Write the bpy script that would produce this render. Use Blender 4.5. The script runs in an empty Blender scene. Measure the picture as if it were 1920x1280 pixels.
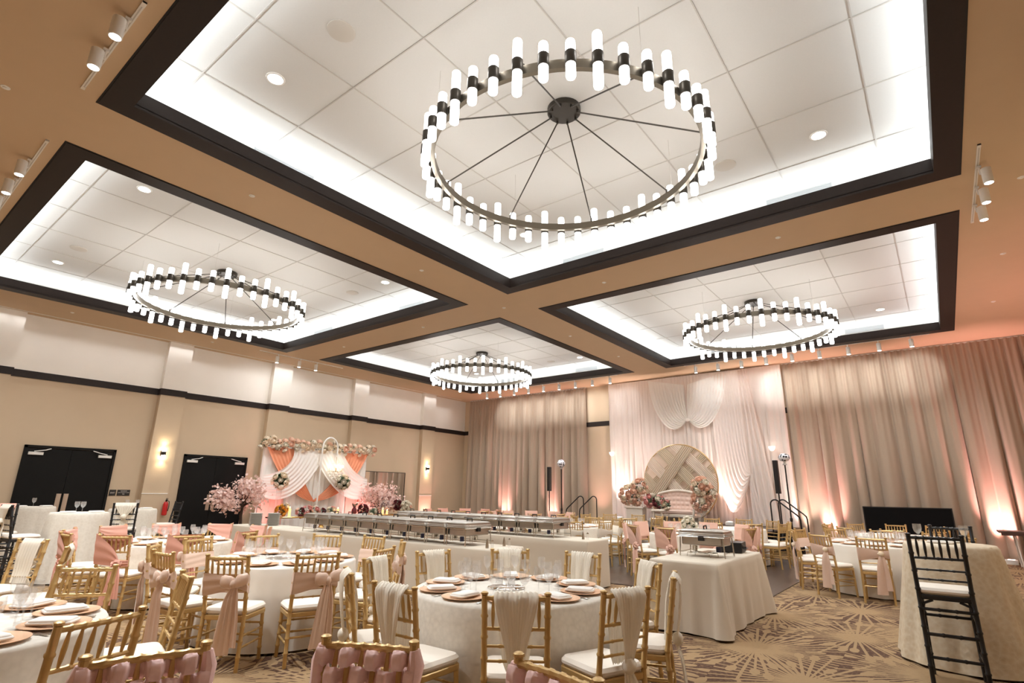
import bpy, math, random
from math import sin, cos, pi, sqrt, radians as R, atan2, hypot, degrees
from mathutils import Vector, Matrix
random.seed(7)
S = bpy.context.scene
COL = S.collection

# ------------------------------------------------------------------ mesh helper
class MB:
    def __init__(s): s.v = []; s.f = []
    def add(s, vs, fs):
        n = len(s.v); s.v += [tuple(v) for v in vs]; s.f += [tuple(i + n for i in f) for f in fs]; return s
    def box(s, c, d, rz=0, taper=1.0):
        x, y, z = d[0]/2, d[1]/2, d[2]/2; cs, sn = cos(rz), sin(rz); vs = []
        for k in (-1, 1):
            t = taper if k > 0 else 1.0
            for a, b in ((-1, -1), (1, -1), (1, 1), (-1, 1)):
                px, py = a*x*t, b*y*t
                vs.append((c[0]+px*cs-py*sn, c[1]+px*sn+py*cs, c[2]+k*z))
        return s.add(vs, [(3, 2, 1, 0), (4, 5, 6, 7), (0, 1, 5, 4), (1, 2, 6, 5), (2, 3, 7, 6), (3, 0, 4, 7)])
    def slab(s, c, d, r=.02, n=4, bev=.006):
        # rounded-corner slab with bevelled top and bottom edges
        def ring(ins, z):
            out = []
            for qx, qy, a0 in ((1, 1, 0), (-1, 1, 90), (-1, -1, 180), (1, -1, 270)):
                for i in range(n+1):
                    a = R(a0 + 90*i/n); rr = max(r-ins, .0005)
                    out.append((c[0]+qx*(d[0]/2-r)+rr*cos(a), c[1]+qy*(d[1]/2-r)+rr*sin(a), z))
            return out
        z0, z1 = c[2]-d[2]/2, c[2]+d[2]/2
        return s.rings([ring(bev, z0), ring(0, z0+bev), ring(0, z1-bev), ring(bev, z1)], True)
    def rings(s, rs, cap=True, close=True):
        n = len(rs[0]); vs = [p for r_ in rs for p in r_]; fs = []
        for j in range(len(rs)-1):
            for i in range(n if close else n-1):
                k = (i+1) % n; fs.append((j*n+i, j*n+k, (j+1)*n+k, (j+1)*n+i))
        if cap: fs += [tuple(range(n-1, -1, -1)), tuple((len(rs)-1)*n+i for i in range(n))]
        return s.add(vs, fs)
    def tube(s, pts, r, n=8, cap=True, closed=False, ell=None):
        pts = [Vector(p) for p in pts]; m = len(pts); rr = r if isinstance(r, (list, tuple)) else [r]*m
        up = None; rs = []
        for i, p in enumerate(pts):
            if closed: t = pts[(i+1) % m]-pts[i-1]
            else: t = pts[min(i+1, m-1)]-pts[max(i-1, 0)]
            t = t.normalized() if t.length > 1e-9 else Vector((0, 0, 1))
            if up is None: up = Vector((0, 0, 1)) if abs(t.z) < .9 else Vector((0, 1, 0))
            a = t.cross(up)
            if a.length < 1e-6: a = t.orthogonal()
            a.normalize(); b = a.cross(t).normalized(); up = b
            ea, eb = ell if ell else (1, 1)
            rs.append([p+a*(rr[i]*ea*cos(2*pi*k/n))+b*(rr[i]*eb*sin(2*pi*k/n)) for k in range(n)])
        if closed: rs.append(rs[0]); return s.rings(rs, False)
        return s.rings(rs, cap)
    def lathe(s, prof, c=(0, 0, 0), n=16, cap=True):
        return s.rings([[(c[0]+r*cos(2*pi*k/n), c[1]+r*sin(2*pi*k/n), c[2]+z) for k in range(n)] for r, z in prof], cap)
    def grid(s, fn, nu, nv, closeu=False):
        vs = [fn(i/nu, j/nv) for j in range(nv+1) for i in range(nu if closeu else nu+1)]
        w = nu if closeu else nu+1; fs = []
        for j in range(nv):
            for i in range(nu):
                k = (i+1) % w if closeu else i+1
                fs.append((j*w+i, j*w+k, (j+1)*w+k, (j+1)*w+i))
        return s.add(vs, fs)
    def ball(s, c, r, n=8, m=5, sq=(1, 1, 1), bump=0):
        rs = []
        for j in range(1, m):
            a = pi*j/m
            rs.append([(c[0]+sq[0]*r*sin(a)*cos(2*pi*k/n)*(1+bump*random.uniform(-1, 1)), c[1]+sq[1]*r*sin(a)*sin(2*pi*k/n)*(1+bump*random.uniform(-1, 1)), c[2]-sq[2]*r*cos(a)) for k in range(n)])
        return s.rings(rs, True)
    def mesh(s, name, mat, smooth=True, ang=40):
        me = bpy.data.meshes.new(name); me.from_pydata(s.v, [], s.f)
        me.materials.append(mat)
        if smooth:
            me.shade_smooth(); me.set_sharp_from_angle(angle=R(ang))
        me.validate(); return me
    def build(s, name, mat, parent=None, smooth=True, ang=40):
        return link(name, s.mesh(name, mat, smooth, ang), parent)

def link(name, data, parent=None):
    o = bpy.data.objects.new(name, data); COL.objects.link(o)
    if parent is not None: o.parent = parent
    return o
def tag(o, label=None, cat=None, group=None, kind=None):
    if label: o['label'] = label
    if cat: o['category'] = cat
    if group: o['group'] = group
    if kind: o['kind'] = kind
    return o
def empty(name, loc=(0, 0, 0), rz=0, label=None, cat=None, group=None):
    o = bpy.data.objects.new(name, None); COL.objects.link(o)
    o.location = loc; o.rotation_euler = (0, 0, rz); o.empty_display_size = .1
    return tag(o, label, cat, group)
KIDS = {}
def copy_tree(root, loc, rz, label, group=None):
    def rec(o, par):
        c = o.copy(); COL.objects.link(c)
        if par is not None: c.parent = par
        if o.name not in KIDS: KIDS[o.name] = list(o.children)
        for ch in KIDS[o.name]: rec(ch, c)
        return c
    c = rec(root, None); c.location = loc; c.rotation_euler = (0, 0, rz); c['label'] = label
    if group: c['group'] = group
    return c

# ------------------------------------------------------------------ materials
def nt(name):
    m = bpy.data.materials.new(name); m.use_nodes = True; t = m.node_tree
    return m, t, t.nodes['Principled BSDF']
def mat(name, col, rough=.6, metal=0, noise=None, bump=None, sheen=0, trans=0, spec=None, emit=None, sub=None):
    m, t, b = nt(name)
    b.inputs['Base Color'].default_value = (*col, 1); b.inputs['Roughness'].default_value = rough
    b.inputs['Metallic'].default_value = metal
    if sheen: b.inputs['Sheen Weight'].default_value = sheen
    if trans: b.inputs['Transmission Weight'].default_value = trans
    if spec is not None: b.inputs['Specular IOR Level'].default_value = spec
    if emit: b.inputs['Emission Color'].default_value = (*emit[0], 1); b.inputs['Emission Strength'].default_value = emit[1]
    tc = None
    if noise or bump:
        tc = t.nodes.new('ShaderNodeTexCoord')
    if noise:   # (scale, amount)
        n = t.nodes.new('ShaderNodeTexNoise'); n.inputs['Scale'].default_value = noise[0]; n.inputs['Detail'].default_value = 4
        t.links.new(tc.outputs['Object'], n.inputs['Vector'])
        mx = t.nodes.new('ShaderNodeMix'); mx.data_type = 'RGBA'
        k = noise[1]
        mx.inputs[6].default_value = (*[max(0, c*(1-k)) for c in col], 1); mx.inputs[7].default_value = (*[min(1, c*(1+k)) for c in col], 1)
        t.links.new(n.outputs['Fac'], mx.inputs[0]); t.links.new(mx.outputs[2], b.inputs['Base Color'])
    if bump:    # (scale, strength)
        n = t.nodes.new('ShaderNodeTexNoise'); n.inputs['Scale'].default_value = bump[0]; n.inputs['Detail'].default_value = 3
        t.links.new(tc.outputs['Object'], n.inputs['Vector'])
        bp = t.nodes.new('ShaderNodeBump'); bp.inputs['Strength'].default_value = bump[1]; bp.inputs['Distance'].default_value = .01
        t.links.new(n.outputs['Fac'], bp.inputs['Height']); t.links.new(bp.outputs['Normal'], b.inputs['Normal'])
    return m
def emis(name, col, st):
    m, t, b = nt(name); t.nodes.remove(b); e = t.nodes.new('ShaderNodeEmission')
    e.inputs[0].default_value = (*col, 1); e.inputs[1].default_value = st
    t.links.new(e.outputs[0], t.nodes['Material Output'].inputs[0]); return m
def sheer(name, col, rough=.7, tl=.35, tr=.0, noise=None):
    m, t, b = nt(name); b.inputs['Base Color'].default_value = (*col, 1); b.inputs['Roughness'].default_value = rough
    tlb = t.nodes.new('ShaderNodeBsdfTranslucent'); tlb.inputs[0].default_value = (*col, 1)
    mx = t.nodes.new('ShaderNodeMixShader'); mx.inputs[0].default_value = tl
    t.links.new(b.outputs[0], mx.inputs[1]); t.links.new(tlb.outputs[0], mx.inputs[2]); out = mx
    if tr:
        tp = t.nodes.new('ShaderNodeBsdfTransparent'); m2 = t.nodes.new('ShaderNodeMixShader'); m2.inputs[0].default_value = tr
        t.links.new(mx.outputs[0], m2.inputs[1]); t.links.new(tp.outputs[0], m2.inputs[2]); out = m2
    t.links.new(out.outputs[0], t.nodes['Material Output'].inputs[0]); return m
def glassy(name, col=(1, 1, 1), refl=.12):
    m, t, b = nt(name); t.nodes.remove(b)
    tp0 = t.nodes.new('ShaderNodeBsdfTransparent'); tp0.inputs[0].default_value = (*col, 1)
    df = t.nodes.new('ShaderNodeBsdfDiffuse'); df.inputs[0].default_value = (.95, .95, .95, 1)
    tp = t.nodes.new('ShaderNodeMixShader'); tp.inputs[0].default_value = .07; t.links.new(tp0.outputs[0], tp.inputs[1]); t.links.new(df.outputs[0], tp.inputs[2])
    g = t.nodes.new('ShaderNodeBsdfGlossy'); g.inputs['Roughness'].default_value = .12
    lw = t.nodes.new('ShaderNodeLayerWeight'); lw.inputs[0].default_value = .35
    mm = t.nodes.new('ShaderNodeMath'); mm.operation = 'MULTIPLY_ADD'; mm.inputs[1].default_value = .2; mm.inputs[2].default_value = refl*.5
    t.links.new(lw.outputs['Facing'], mm.inputs[0])
    mx = t.nodes.new('ShaderNodeMixShader'); t.links.new(mm.outputs[0], mx.inputs[0])
    t.links.new(tp.outputs[0], mx.inputs[1]); t.links.new(g.outputs[0], mx.inputs[2])
    t.links.new(mx.outputs[0], t.nodes['Material Output'].inputs[0]); return m

M = {}
M['soffit'] = mat('tan_ceiling_paint', (.62, .455, .295), .8, noise=(3, .03), bump=(120, .05))
M['wall'] = mat('tan_wallcovering', (.60, .465, .32), .75, noise=(2, .04), bump=(90, .12))
M['wall_hi'] = mat('pale_upper_wallcovering', (.91, .86, .79), .75, noise=(2, .03), bump=(90, .12))
M['wood'] = mat('dark_brown_trim', (.026, .018, .0155), .5, spec=.2, noise=(30, .15))
M['shadow'] = mat('painted_shadow_line', (.012, .01, .01), .7)
M['white'] = mat('white_ceiling_paint', (.86, .84, .80), .8)
M['tile'] = mat('white_acoustic_tile', (.66, .65, .62), .9, noise=(60, .03))
M['grid'] = mat('ceiling_grid_metal', (.52, .49, .45), .6)
M['vent'] = mat('vent_grey', (.55, .56, .57), .6)
M['dark'] = mat('bronze_metal', (.055, .047, .038), .38, .7)
M['ringm'] = mat('bronze_ring', (.17, .145, .11), .38, .75)
M['lamp'] = emis('frosted_lamp_glow', (1, .985, .96), 3.0)
M['led'] = emis('downlight_glow', (1, .97, .92), 5)
M['speaker'] = mat('speaker_grille', (.60, .56, .50), .8)
M['wmetal'] = mat('white_metal', (.80, .77, .72), .45)
M['curtain'] = mat('taupe_curtain_cloth', (.40, .305, .225), .85, noise=(140, .12), sheen=.2)
M['drape'] = sheer('white_sheer_drape', (.90, .80, .735), .8, .25)
M['swag'] = sheer('white_swag_cloth', (.95, .91, .86), .8, .25)
M['door'] = mat('dark_door_laminate', (.009, .0085, .008), .6, spec=.15, noise=(8, .1))
M['plate'] = mat('brushed_steel', (.62, .50, .40), .4, .8, noise=(40, .06))
M['gold'] = mat('gold_chair_lacquer', (.60, .395, .16), .36, .4, noise=(25, .10))
M['cushion'] = mat('ivory_seat_vinyl', (.84, .76, .67), .5)
M['black'] = mat('black_lacquer', (.012, .012, .014), .35)
M['blackm'] = mat('black_powder_metal', (.016, .014, .014), .45, .3)
M['ivory'] = sheer('ivory_chiffon', (.95, .88, .76), .8, .15)
M['blush'] = mat('blush_satin', (.74, .525, .41), .38, sheen=.3)
M['coral'] = mat('coral_chiffon', (.78, .40, .31), .75, sheen=.2)
M['peach'] = mat('peach_satin', (.82, .50, .39), .5, sheen=.2)
M['pink'] = mat('rose_pink_chiffon', (.97, .63, .60), .8, sheen=.2, noise=(60, .12))
M['linen'] = mat('cream_table_linen', (.64, .555, .45), .8, bump=(180, .1))
M['satin'] = mat('ivory_satin_cloth', (.80, .75, .68), .28, sheen=.2)
M['whitecloth'] = mat('white_polyester_cloth', (.80, .75, .67), .7)
M['stagecloth'] = mat('black_stage_skirt', (.007, .0065, .007), .9, spec=.1)
M['porcelain'] = mat('grey_white_porcelain', (.60, .575, .53), .4)
M['charger'] = mat('rose_gold_charger', (.74, .45, .27), .35, .35)
M['napkin'] = mat('white_napkin_cloth', (.86, .81, .76), .75)
M['steel'] = mat('polished_steel', (.60, .56, .50), .2, .95)
M['steel_lid'] = mat('satin_steel_lid', (.42, .38, .335), .36, .95)
M['canblue'] = mat('blue_fuel_label', (.03, .035, .09), .5)
M['glass'] = glassy('clear_glass', (.995, .995, .995), .10)
M['acrylic'] = glassy('clear_acrylic', (.96, .95, .94), .05)
M['leaf'] = mat('dark_green_leaves', (.055, .085, .035), .6, noise=(20, .4))
M['leaf2'] = mat('sage_leaves', (.14, .19, .12), .6, noise=(20, .3))
M['rose_p'] = mat('peach_rose_petals', (.83, .52, .38), .7)
M['rose_c'] = mat('cream_rose_petals', (.86, .72, .55), .7)
M['rose_k'] = mat('dusty_pink_petals', (.74, .33, .30), .7)
M['rose_w'] = mat('ivory_rose_petals', (.85, .78, .65), .7)
M['rose_d'] = mat('burgundy_petals', (.13, .012, .018), .7)
M['rose_y'] = mat('orange_yellow_petals', (.75, .33, .03), .7)
M['blossom'] = sheer('pink_blossom_petals', (.88, .66, .60), .8, .25)
M['bark'] = mat('brown_bark', (.06, .035, .025), .9, bump=(30, .5))
M['orange'] = mat('orange_satin_swag', (.80, .30, .155), .5, sheen=.2)
M['rosecloth'] = mat('rose_base_cloth', (.80, .40, .33), .7)
M['offwhite'] = mat('offwhite_paint', (.82, .73, .63), .6)
M['goldm'] = mat('polished_gold', (.72, .47, .16), .22, 1)
M['mirror'] = mat('mirror_silver', (.80, .77, .74), .02, 1)
M['crystal'] = glassy('crystal_drops', (1, .97, .9), .5)
M['bulb'] = emis('candle_bulb_glow', (1, .86, .66), 2.5)
M['flame'] = emis('candle_flame', (1, .62, .22), 8)
M['wax'] = mat('ivory_wax', (.85, .66, .36), .5, emit=((1, .55, .15), .35))
M['red'] = mat('extinguisher_red', (.55, .02, .02), .3)
M['sign'] = mat('black_sign_plastic', (.015, .013, .012), .5)
M['letter'] = mat('white_sign_letters', (.75, .7, .64), .6)
M['tufted'] = mat('blush_tufted_velvet', (.72, .52, .43), .7, sheen=.4)
M['tablebrown'] = mat('brown_table_laminate', (.08, .045, .035), .5)
M['sandhoop'] = mat('gold_hoop', (.62, .42, .20), .4, .5)
M['champ'] = sheer('champagne_chiffon', (.66, .54, .40), .8, .25)
M['champ2'] = sheer('blush_chiffon_panel', (.78, .65, .54), .8, .25)
M['uplens'] = emis('uplight_lens', (1, .62, .56), 6)
M['glow'] = emis('sconce_lamp_glow', (1, .85, .62), 9)
M['shell'] = mat('alabaster_shade', (.85, .78, .72), .5, emit=((1, .85, .75), .6))

def lace(name, base, motif, scale, amt, rough=.75):
    m, t, b = nt(name); N = t.nodes; L = t.links
    tc = N.new('ShaderNodeTexCoord'); b.inputs['Roughness'].default_value = rough
    v = N.new('ShaderNodeTexVoronoi'); v.inputs['Scale'].default_value = scale; L.new(tc.outputs['Object'], v.inputs['Vector'])
    n = N.new('ShaderNodeTexNoise'); n.inputs['Scale'].default_value = scale*1.3; n.inputs['Detail'].default_value = 6; L.new(tc.outputs['Object'], n.inputs['Vector'])
    a = N.new('ShaderNodeMath'); a.operation = 'MULTIPLY'; L.new(v.outputs['Distance'], a.inputs[0]); L.new(n.outputs['Fac'], a.inputs[1])
    r = N.new('ShaderNodeMapRange'); r.inputs[1].default_value = .02; r.inputs[2].default_value = .42; L.new(a.outputs[0], r.inputs[0])
    mx = N.new('ShaderNodeMix'); mx.data_type = 'RGBA'; mx.inputs[6].default_value = (*motif, 1); mx.inputs[7].default_value = (*base, 1)
    L.new(r.outputs[0], mx.inputs[0]); L.new(mx.outputs[2], b.inputs['Base Color'])
    bp = N.new('ShaderNodeBump'); bp.inputs['Strength'].default_value = amt; bp.inputs['Distance'].default_value = .006
    L.new(a.outputs[0], bp.inputs['Height']); L.new(bp.outputs['Normal'], b.inputs['Normal']); return m
M['lace'] = lace('ivory_lace_cloth', (.70, .645, .57), (.78, .72, .64), 26, .35)
M['crinkle'] = lace('champagne_crinkle_cloth', (.75, .65, .50), (.66, .53, .36), 22, .45, .6)
M['crinkle2'] = lace('ivory_floral_cloth', (.75, .69, .60), (.69, .625, .53), 24, .3, .7)

def carpet():
    m, t, b = nt('sunburst_carpet'); N = t.nodes; L = t.links
    def ma(op, a, c=None, d=None):
        n = N.new('ShaderNodeMath'); n.operation = op
        for i, q in enumerate((a, c, d)):
            if q is None: continue
            if isinstance(q, (int, float)): n.inputs[i].default_value = q
            else: L.new(q, n.inputs[i])
        return n.outputs[0]
    def vm(op, a, c=None):
        n = N.new('ShaderNodeVectorMath'); n.operation = op
        for i, q in enumerate((a, c)):
            if q is None: continue
            if isinstance(q, tuple): n.inputs[i].default_value = q
            else: L.new(q, n.inputs[i])
        return n
    tc = N.new('ShaderNodeTexCoord')
    def layer(sx, sy, ox, oy, nr, rnd):
        q = vm('MULTIPLY', vm('ADD', tc.outputs['Object'], (ox, oy, 0)).outputs[0], (1/sx, 1/sy, 0)).outputs[0]
        v = N.new('ShaderNodeTexVoronoi'); v.voronoi_dimensions = '2D'; v.inputs['Scale'].default_value = 1; v.inputs['Randomness'].default_value = rnd
        L.new(q, v.inputs['Vector'])
        d = vm('MULTIPLY', vm('SUBTRACT', q, v.outputs['Position']).outputs[0], (sx, sy, 0)).outputs[0]
        sp = N.new('ShaderNodeSeparateXYZ'); L.new(d, sp.inputs[0])
        r = vm('LENGTH', d).outputs['Value']
        a = ma('MULTIPLY', ma('ARCTAN2', sp.outputs[1], sp.outputs[0]), nr/(2*pi))
        fr = ma('ABSOLUTE', ma('SUBTRACT', ma('FRACT', ma('ADD', a, 100)), .5))
        dist = ma('MULTIPLY', ma('MULTIPLY', fr, 2*pi/nr), r)
        wn = N.new('ShaderNodeTexWhiteNoise'); wn.noise_dimensions = '4D'
        L.new(v.outputs['Position'], wn.inputs['Vector']); L.new(ma('FLOOR', ma('ADD', a, 100)), wn.inputs['W'])
        ln = ma('MULTIPLY_ADD', wn.outputs['Value'], .8, .45)
        wid = ma('MULTIPLY_ADD', wn.outputs['Color'], .008, .010)
        ray = ma('MULTIPLY', ma('LESS_THAN', dist, wid), ma('LESS_THAN', r, ln))
        rd = ma('MULTIPLY', ma('SUBTRACT', r, ln), .45)
        dot = ma('LESS_THAN', ma('ADD', ma('MULTIPLY', dist, dist), ma('MULTIPLY', rd, rd)), .0020)
        nz = N.new('ShaderNodeTexNoise'); nz.inputs['Scale'].default_value = 14; nz.inputs['Detail'].default_value = 4; L.new(tc.outputs['Object'], nz.inputs['Vector'])
        core = ma('LESS_THAN', r, ma('MULTIPLY_ADD', nz.outputs['Fac'], .30, .03))
        return ma('MAXIMUM', ma('MAXIMUM', ray, dot), core), nz
    l1, nz = layer(1.45, 2.15, 2.1, -6.1, 54, .25)
    l2, _ = layer(1.45, 2.15, 2.85, -7.2, 40, .25)
    hatch = N.new('ShaderNodeTexNoise'); hatch.inputs['Scale'].default_value = 30; hatch.inputs['Detail'].default_value = 5; L.new(tc.outputs['Object'], hatch.inputs['Vector'])
    hm = N.new('ShaderNodeMapRange'); hm.inputs[1].default_value = .5; hm.inputs[2].default_value = .62; L.new(hatch.outputs['Fac'], hm.inputs[0])
    base = N.new('ShaderNodeMix'); base.data_type = 'RGBA'; base.inputs[6].default_value = (.10, .054, .037, 1); base.inputs[7].default_value = (.18, .11, .066, 1); L.new(hm.outputs[0], base.inputs[0])
    tan = N.new('ShaderNodeMix'); tan.data_type = 'RGBA'; tan.inputs[6].default_value = (.31, .20, .107, 1); tan.inputs[7].default_value = (.375, .25, .138, 1); L.new(hatch.outputs['Fac'], tan.inputs[0])
    mx = N.new('ShaderNodeMix'); mx.data_type = 'RGBA'; L.new(ma('MAXIMUM', l1, l2), mx.inputs[0]); L.new(base.outputs[2], mx.inputs[6]); L.new(tan.outputs[2], mx.inputs[7])
    L.new(mx.outputs[2], b.inputs['Base Color']); b.inputs['Roughness'].default_value = .95; b.inputs['Specular IOR Level'].default_value = .1
    bp = N.new('ShaderNodeBump'); bp.inputs['Strength'].default_value = .25; bp.inputs['Distance'].default_value = .01; L.new(hatch.outputs['Fac'], bp.inputs['Height']); L.new(bp.outputs['Normal'], b.inputs['Normal'])
    return m
M['carpet'] = carpet()
def floorwood():
    m, t, b = nt('dark_dance_floor_planks'); N = t.nodes; L = t.links
    tc = N.new('ShaderNodeTexCoord'); mp = N.new('ShaderNodeMapping'); mp.inputs['Rotation'].default_value = (0, 0, pi/2); L.new(tc.outputs['Object'], mp.inputs[0])
    br = N.new('ShaderNodeTexBrick'); br.inputs['Scale'].default_value = 1; br.inputs['Brick Width'].default_value = 1.2; br.inputs['Row Height'].default_value = .16
    br.inputs['Mortar Size'].default_value = .004; br.inputs['Color1'].default_value = (.050, .034, .028, 1); br.inputs['Color2'].default_value = (.075, .052, .043, 1); br.inputs['Mortar'].default_value = (.03, .02, .017, 1)
    L.new(mp.outputs[0], br.inputs['Vector']); L.new(br.outputs['Color'], b.inputs['Base Color']); b.inputs['Roughness'].default_value = .28; return m
M['dance'] = floorwood()

# ------------------------------------------------------------------ the room
XL, XR, YB, YF, H = -17.77, 2.75, 19.1, -3.0, 5.7
fl = MB().box(((XL+XR)/2, (YB+YF)/2, -.05), (XR-XL+.4, YB-YF+.4, .1)).build('floor', M['carpet']); tag(fl, kind='structure')
dn = MB().box((-7.45, 12.25, .006), (10.15, 6.3, .012)).build('floor_dance', M['dance']); tag(dn, kind='structure')
CX = [(-15.90, -8.12), (-6.92, .80)]; CY = [(1.14, 8.65), (9.85, 17.43)]
cb = MB(); xs = [XL-.2, CX[0][0], CX[0][1], CX[1][0], CX[1][1], XR+.2]; ys = [YF-.2, CY[0][0], CY[0][1], CY[1][0], CY[1][1], YB+.2]
for i in range(5):
    for j in range(5):
        if i in (1, 3) and j in (1, 3): continue
        cb.add([(xs[i], ys[j], H), (xs[i+1], ys[j], H), (xs[i+1], ys[j+1], H), (xs[i], ys[j+1], H)], [(3, 2, 1, 0)])
tag(cb.build('ceiling', M['soffit'], smooth=False), kind='structure')
HI = 6.18; TW = .27; n = 0
def rectring(mb, o, i, z0, z1):
    # frame between outer rect o and inner rect i, from z0 to z1
    (ax, bx, ay, by), (cx, dx, cy, dy) = o, i
    O = [(ax, ay), (bx, ay), (bx, by), (ax, by)]; I = [(cx, cy), (dx, cy), (dx, dy), (cx, dy)]
    vs = [(*p, z0) for p in O]+[(*p, z0) for p in I]+[(*p, z1) for p in O]+[(*p, z1) for p in I]; fs = []
    for k in range(4):
        l = (k+1) % 4
        fs += [(k, k+4, l+4, l), (k+8, l+8, l+12, k+12), (k+4, k+12, l+12, l+4), (k, l, l+8, k+8)]
    mb.add(vs, fs)
for x0, x1 in CX:
    for y0, y1 in CY:
        n += 1
        t_ = MB(); rectring(t_, (x0, x1, y0, y1), (x0+TW, x1-TW, y0+TW, y1-TW), H-.012, H+.03)
        rectring(t_, (x0+TW-.05, x1-TW+.05, y0+TW-.05, y1-TW+.05), (x0+TW, x1-TW, y0+TW, y1-TW), H+.02, H+.205)
        tag(t_.build(f'trim_{n}', M['wood'], smooth=False), kind='structure')
        t_ = MB(); rectring(t_, (x0-.02, x1+.02, y0-.02, y1+.02), (x0+.03, x1-.03, y0+.03, y1-.03), H-.004, H+.004)  # thin black strip, the shadow line round the frame put in as colour
        tag(t_.build(f'trim_{n+10}', M['shadow'], smooth=False), kind='structure')
        w = MB()
        for a, b in (((x0, y0), (x1, y0)), ((x1, y0), (x1, y1)), ((x1, y1), (x0, y1)), ((x0, y1), (x0, y0))):
            w.add([(*a, H), (*b, H), (*b, HI+.02), (*a, HI+.02)], [(0, 1, 2, 3)])
        tag(w.build(f'wall_cove_{n}', M['white'], smooth=False), kind='structure')
        c = MB().add([(x0-.05, y0-.05, HI), (x1+.05, y0-.05, HI), (x1+.05, y1+.05, HI), (x0-.05, y1+.05, HI)], [(3, 2, 1, 0)])
        tag(c.build(f'ceiling_recess_{n}', M['tile'], smooth=False), kind='structure')
        g = MB(); cx = (x0+x1)/2; cy = (y0+y1)/2; 
        for k in range(-3, 3):
            xx = cx+1.2192*(k+.5)
            if x0 < xx < x1: g.box((xx, cy, HI-.004), (.014, y1-y0-.02, .008))
        for k in range(-3, 3):
            yy = cy+1.2192*(k+.5)
            if y0 < yy < y1: g.box((cx, yy, HI-.0045), (x1-x0-.02, .014, .008))
        tag(g.build(f'trim_{n+20}', M['grid'], smooth=False), kind='structure')
        # cove strip lights lying behind the trim lip
        for (lx, ly, L_, rz) in ((cx, y0+.10, x1-x0-.3, 0), (cx, y1-.10, x1-x0-.3, pi), (x0+.10, cy, y1-y0-.3, -pi/2), (x1-.10, cy, y1-y0-.3, pi/2)):
            d = bpy.data.lights.new('cove_strip', 'AREA'); d.shape = 'RECTANGLE'; d.size = L_; d.size_y = .06; d.energy = 12; d.color = (.90, .96, 1)
            o = link('cove_strip', d); o.location = (lx, ly, H+.183); o.rotation_euler = (Matrix.Rotation(rz, 3, 'Z') @ Matrix.Rotation(pi-R(50), 3, 'X')).to_euler()
# walls
def wallbox(name, c, d, m): return tag(MB().box(c, d).build(name, m, smooth=False), kind='structure')
TZ0, TZ1 = 4.10, 4.28
wallbox('wall_left', (XL-.1, (YB+YF)/2, TZ0/2), (.2, YB-YF+.4, TZ0), M['wall'])
wallbox('wall_left_upper', (XL-.1, (YB+YF)/2, (TZ0+H)/2+.1), (.2, YB-YF+.4, H-TZ0+.2), M['wall_hi'])
wallbox('wall_back', ((XL+XR)/2, YB+.1, TZ0/2), (XR-XL, .2, TZ0), M['wall'])
wallbox('wall_back_upper', ((XL+XR)/2, YB+.1, (TZ0+H)/2+.1), (XR-XL, .2, H-TZ0+.2), M['wall'])
wallbox('wall_right', (XR+.1, (YB+YF)/2, H/2), (.2, YB-YF+.4, H+.2), M['wall'])
wallbox('wall_front', ((XL+XR)/2, YF-.1, H/2), (XR-XL, .2, H+.2), M['wall'])
PIL = [(1.95, 2.62), (5.92, 6.58), (9.22, 9.90), (12.55, 13.23), (16.22, 16.94)]
PX = XL+.19
tr = MB()
for i, (a, b) in enumerate(PIL):
    wallbox(f'wall_pillar_{i+1}', ((XL+PX)/2, (a+b)/2, TZ0/2), (PX-XL, b-a, TZ0), M['wall'])
    wallbox(f'wall_pillar_upper_{i+1}', ((XL+PX)/2, (a+b)/2, (TZ0+H)/2), (PX-XL, b-a, H-TZ0), M['wall_hi'])
    tr.box(((XL+PX)/2+.012, (a+b)/2, (TZ0+TZ1)/2), (PX-XL+.03, b-a+.05, TZ1-TZ0))
    wallbox(f'trim_{40+i}', (PX+.004, (a+b)/2-.01, .66), (.012, b-a-.02, 1.32), M['wall'])
    wallbox(f'trim_{50+i}', (PX+.007, (a+b)/2-.01, 1.33), (.022, b-a-.0, .022), M['wmetal'])
tr.box((XL+.012, (YB+YF)/2, (TZ0+TZ1)/2), (.03, YB-YF, TZ1-TZ0))
tr.box(((XL+XR)/2, YB-.012, (TZ0+TZ1)/2), (XR-XL, .03, TZ1-TZ0))
tag(tr.build('trim_31', M['wood'], smooth=False), kind='structure')
wallbox('baseboard_left', (XL+.008, (YB+YF)/2, .06), (.02, YB-YF, .12), M['wood'])
wallbox('baseboard_back', ((XL+XR)/2, YB-.008, .06), (XR-XL, .02, .12), M['wood'])
# slot lights washing the upper left wall, recessed in the ceiling edge
wallbox('trim_60', (XL+.285, (YB+YF)/2-.2, H-.002), (.05, YB-YF-.8, .006), M['wmetal'])
for k in range(4):
    d = bpy.data.lights.new('wall_slot', 'AREA'); d.shape = 'RECTANGLE'; d.size = .03; d.size_y = 5.2; d.energy = 2.6; d.color = (.96, .98, 1); d.spread = R(76)
    o = link('wall_slot', d); o.location = (XL+.285, -.3+5.25*k, H-.007)
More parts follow.
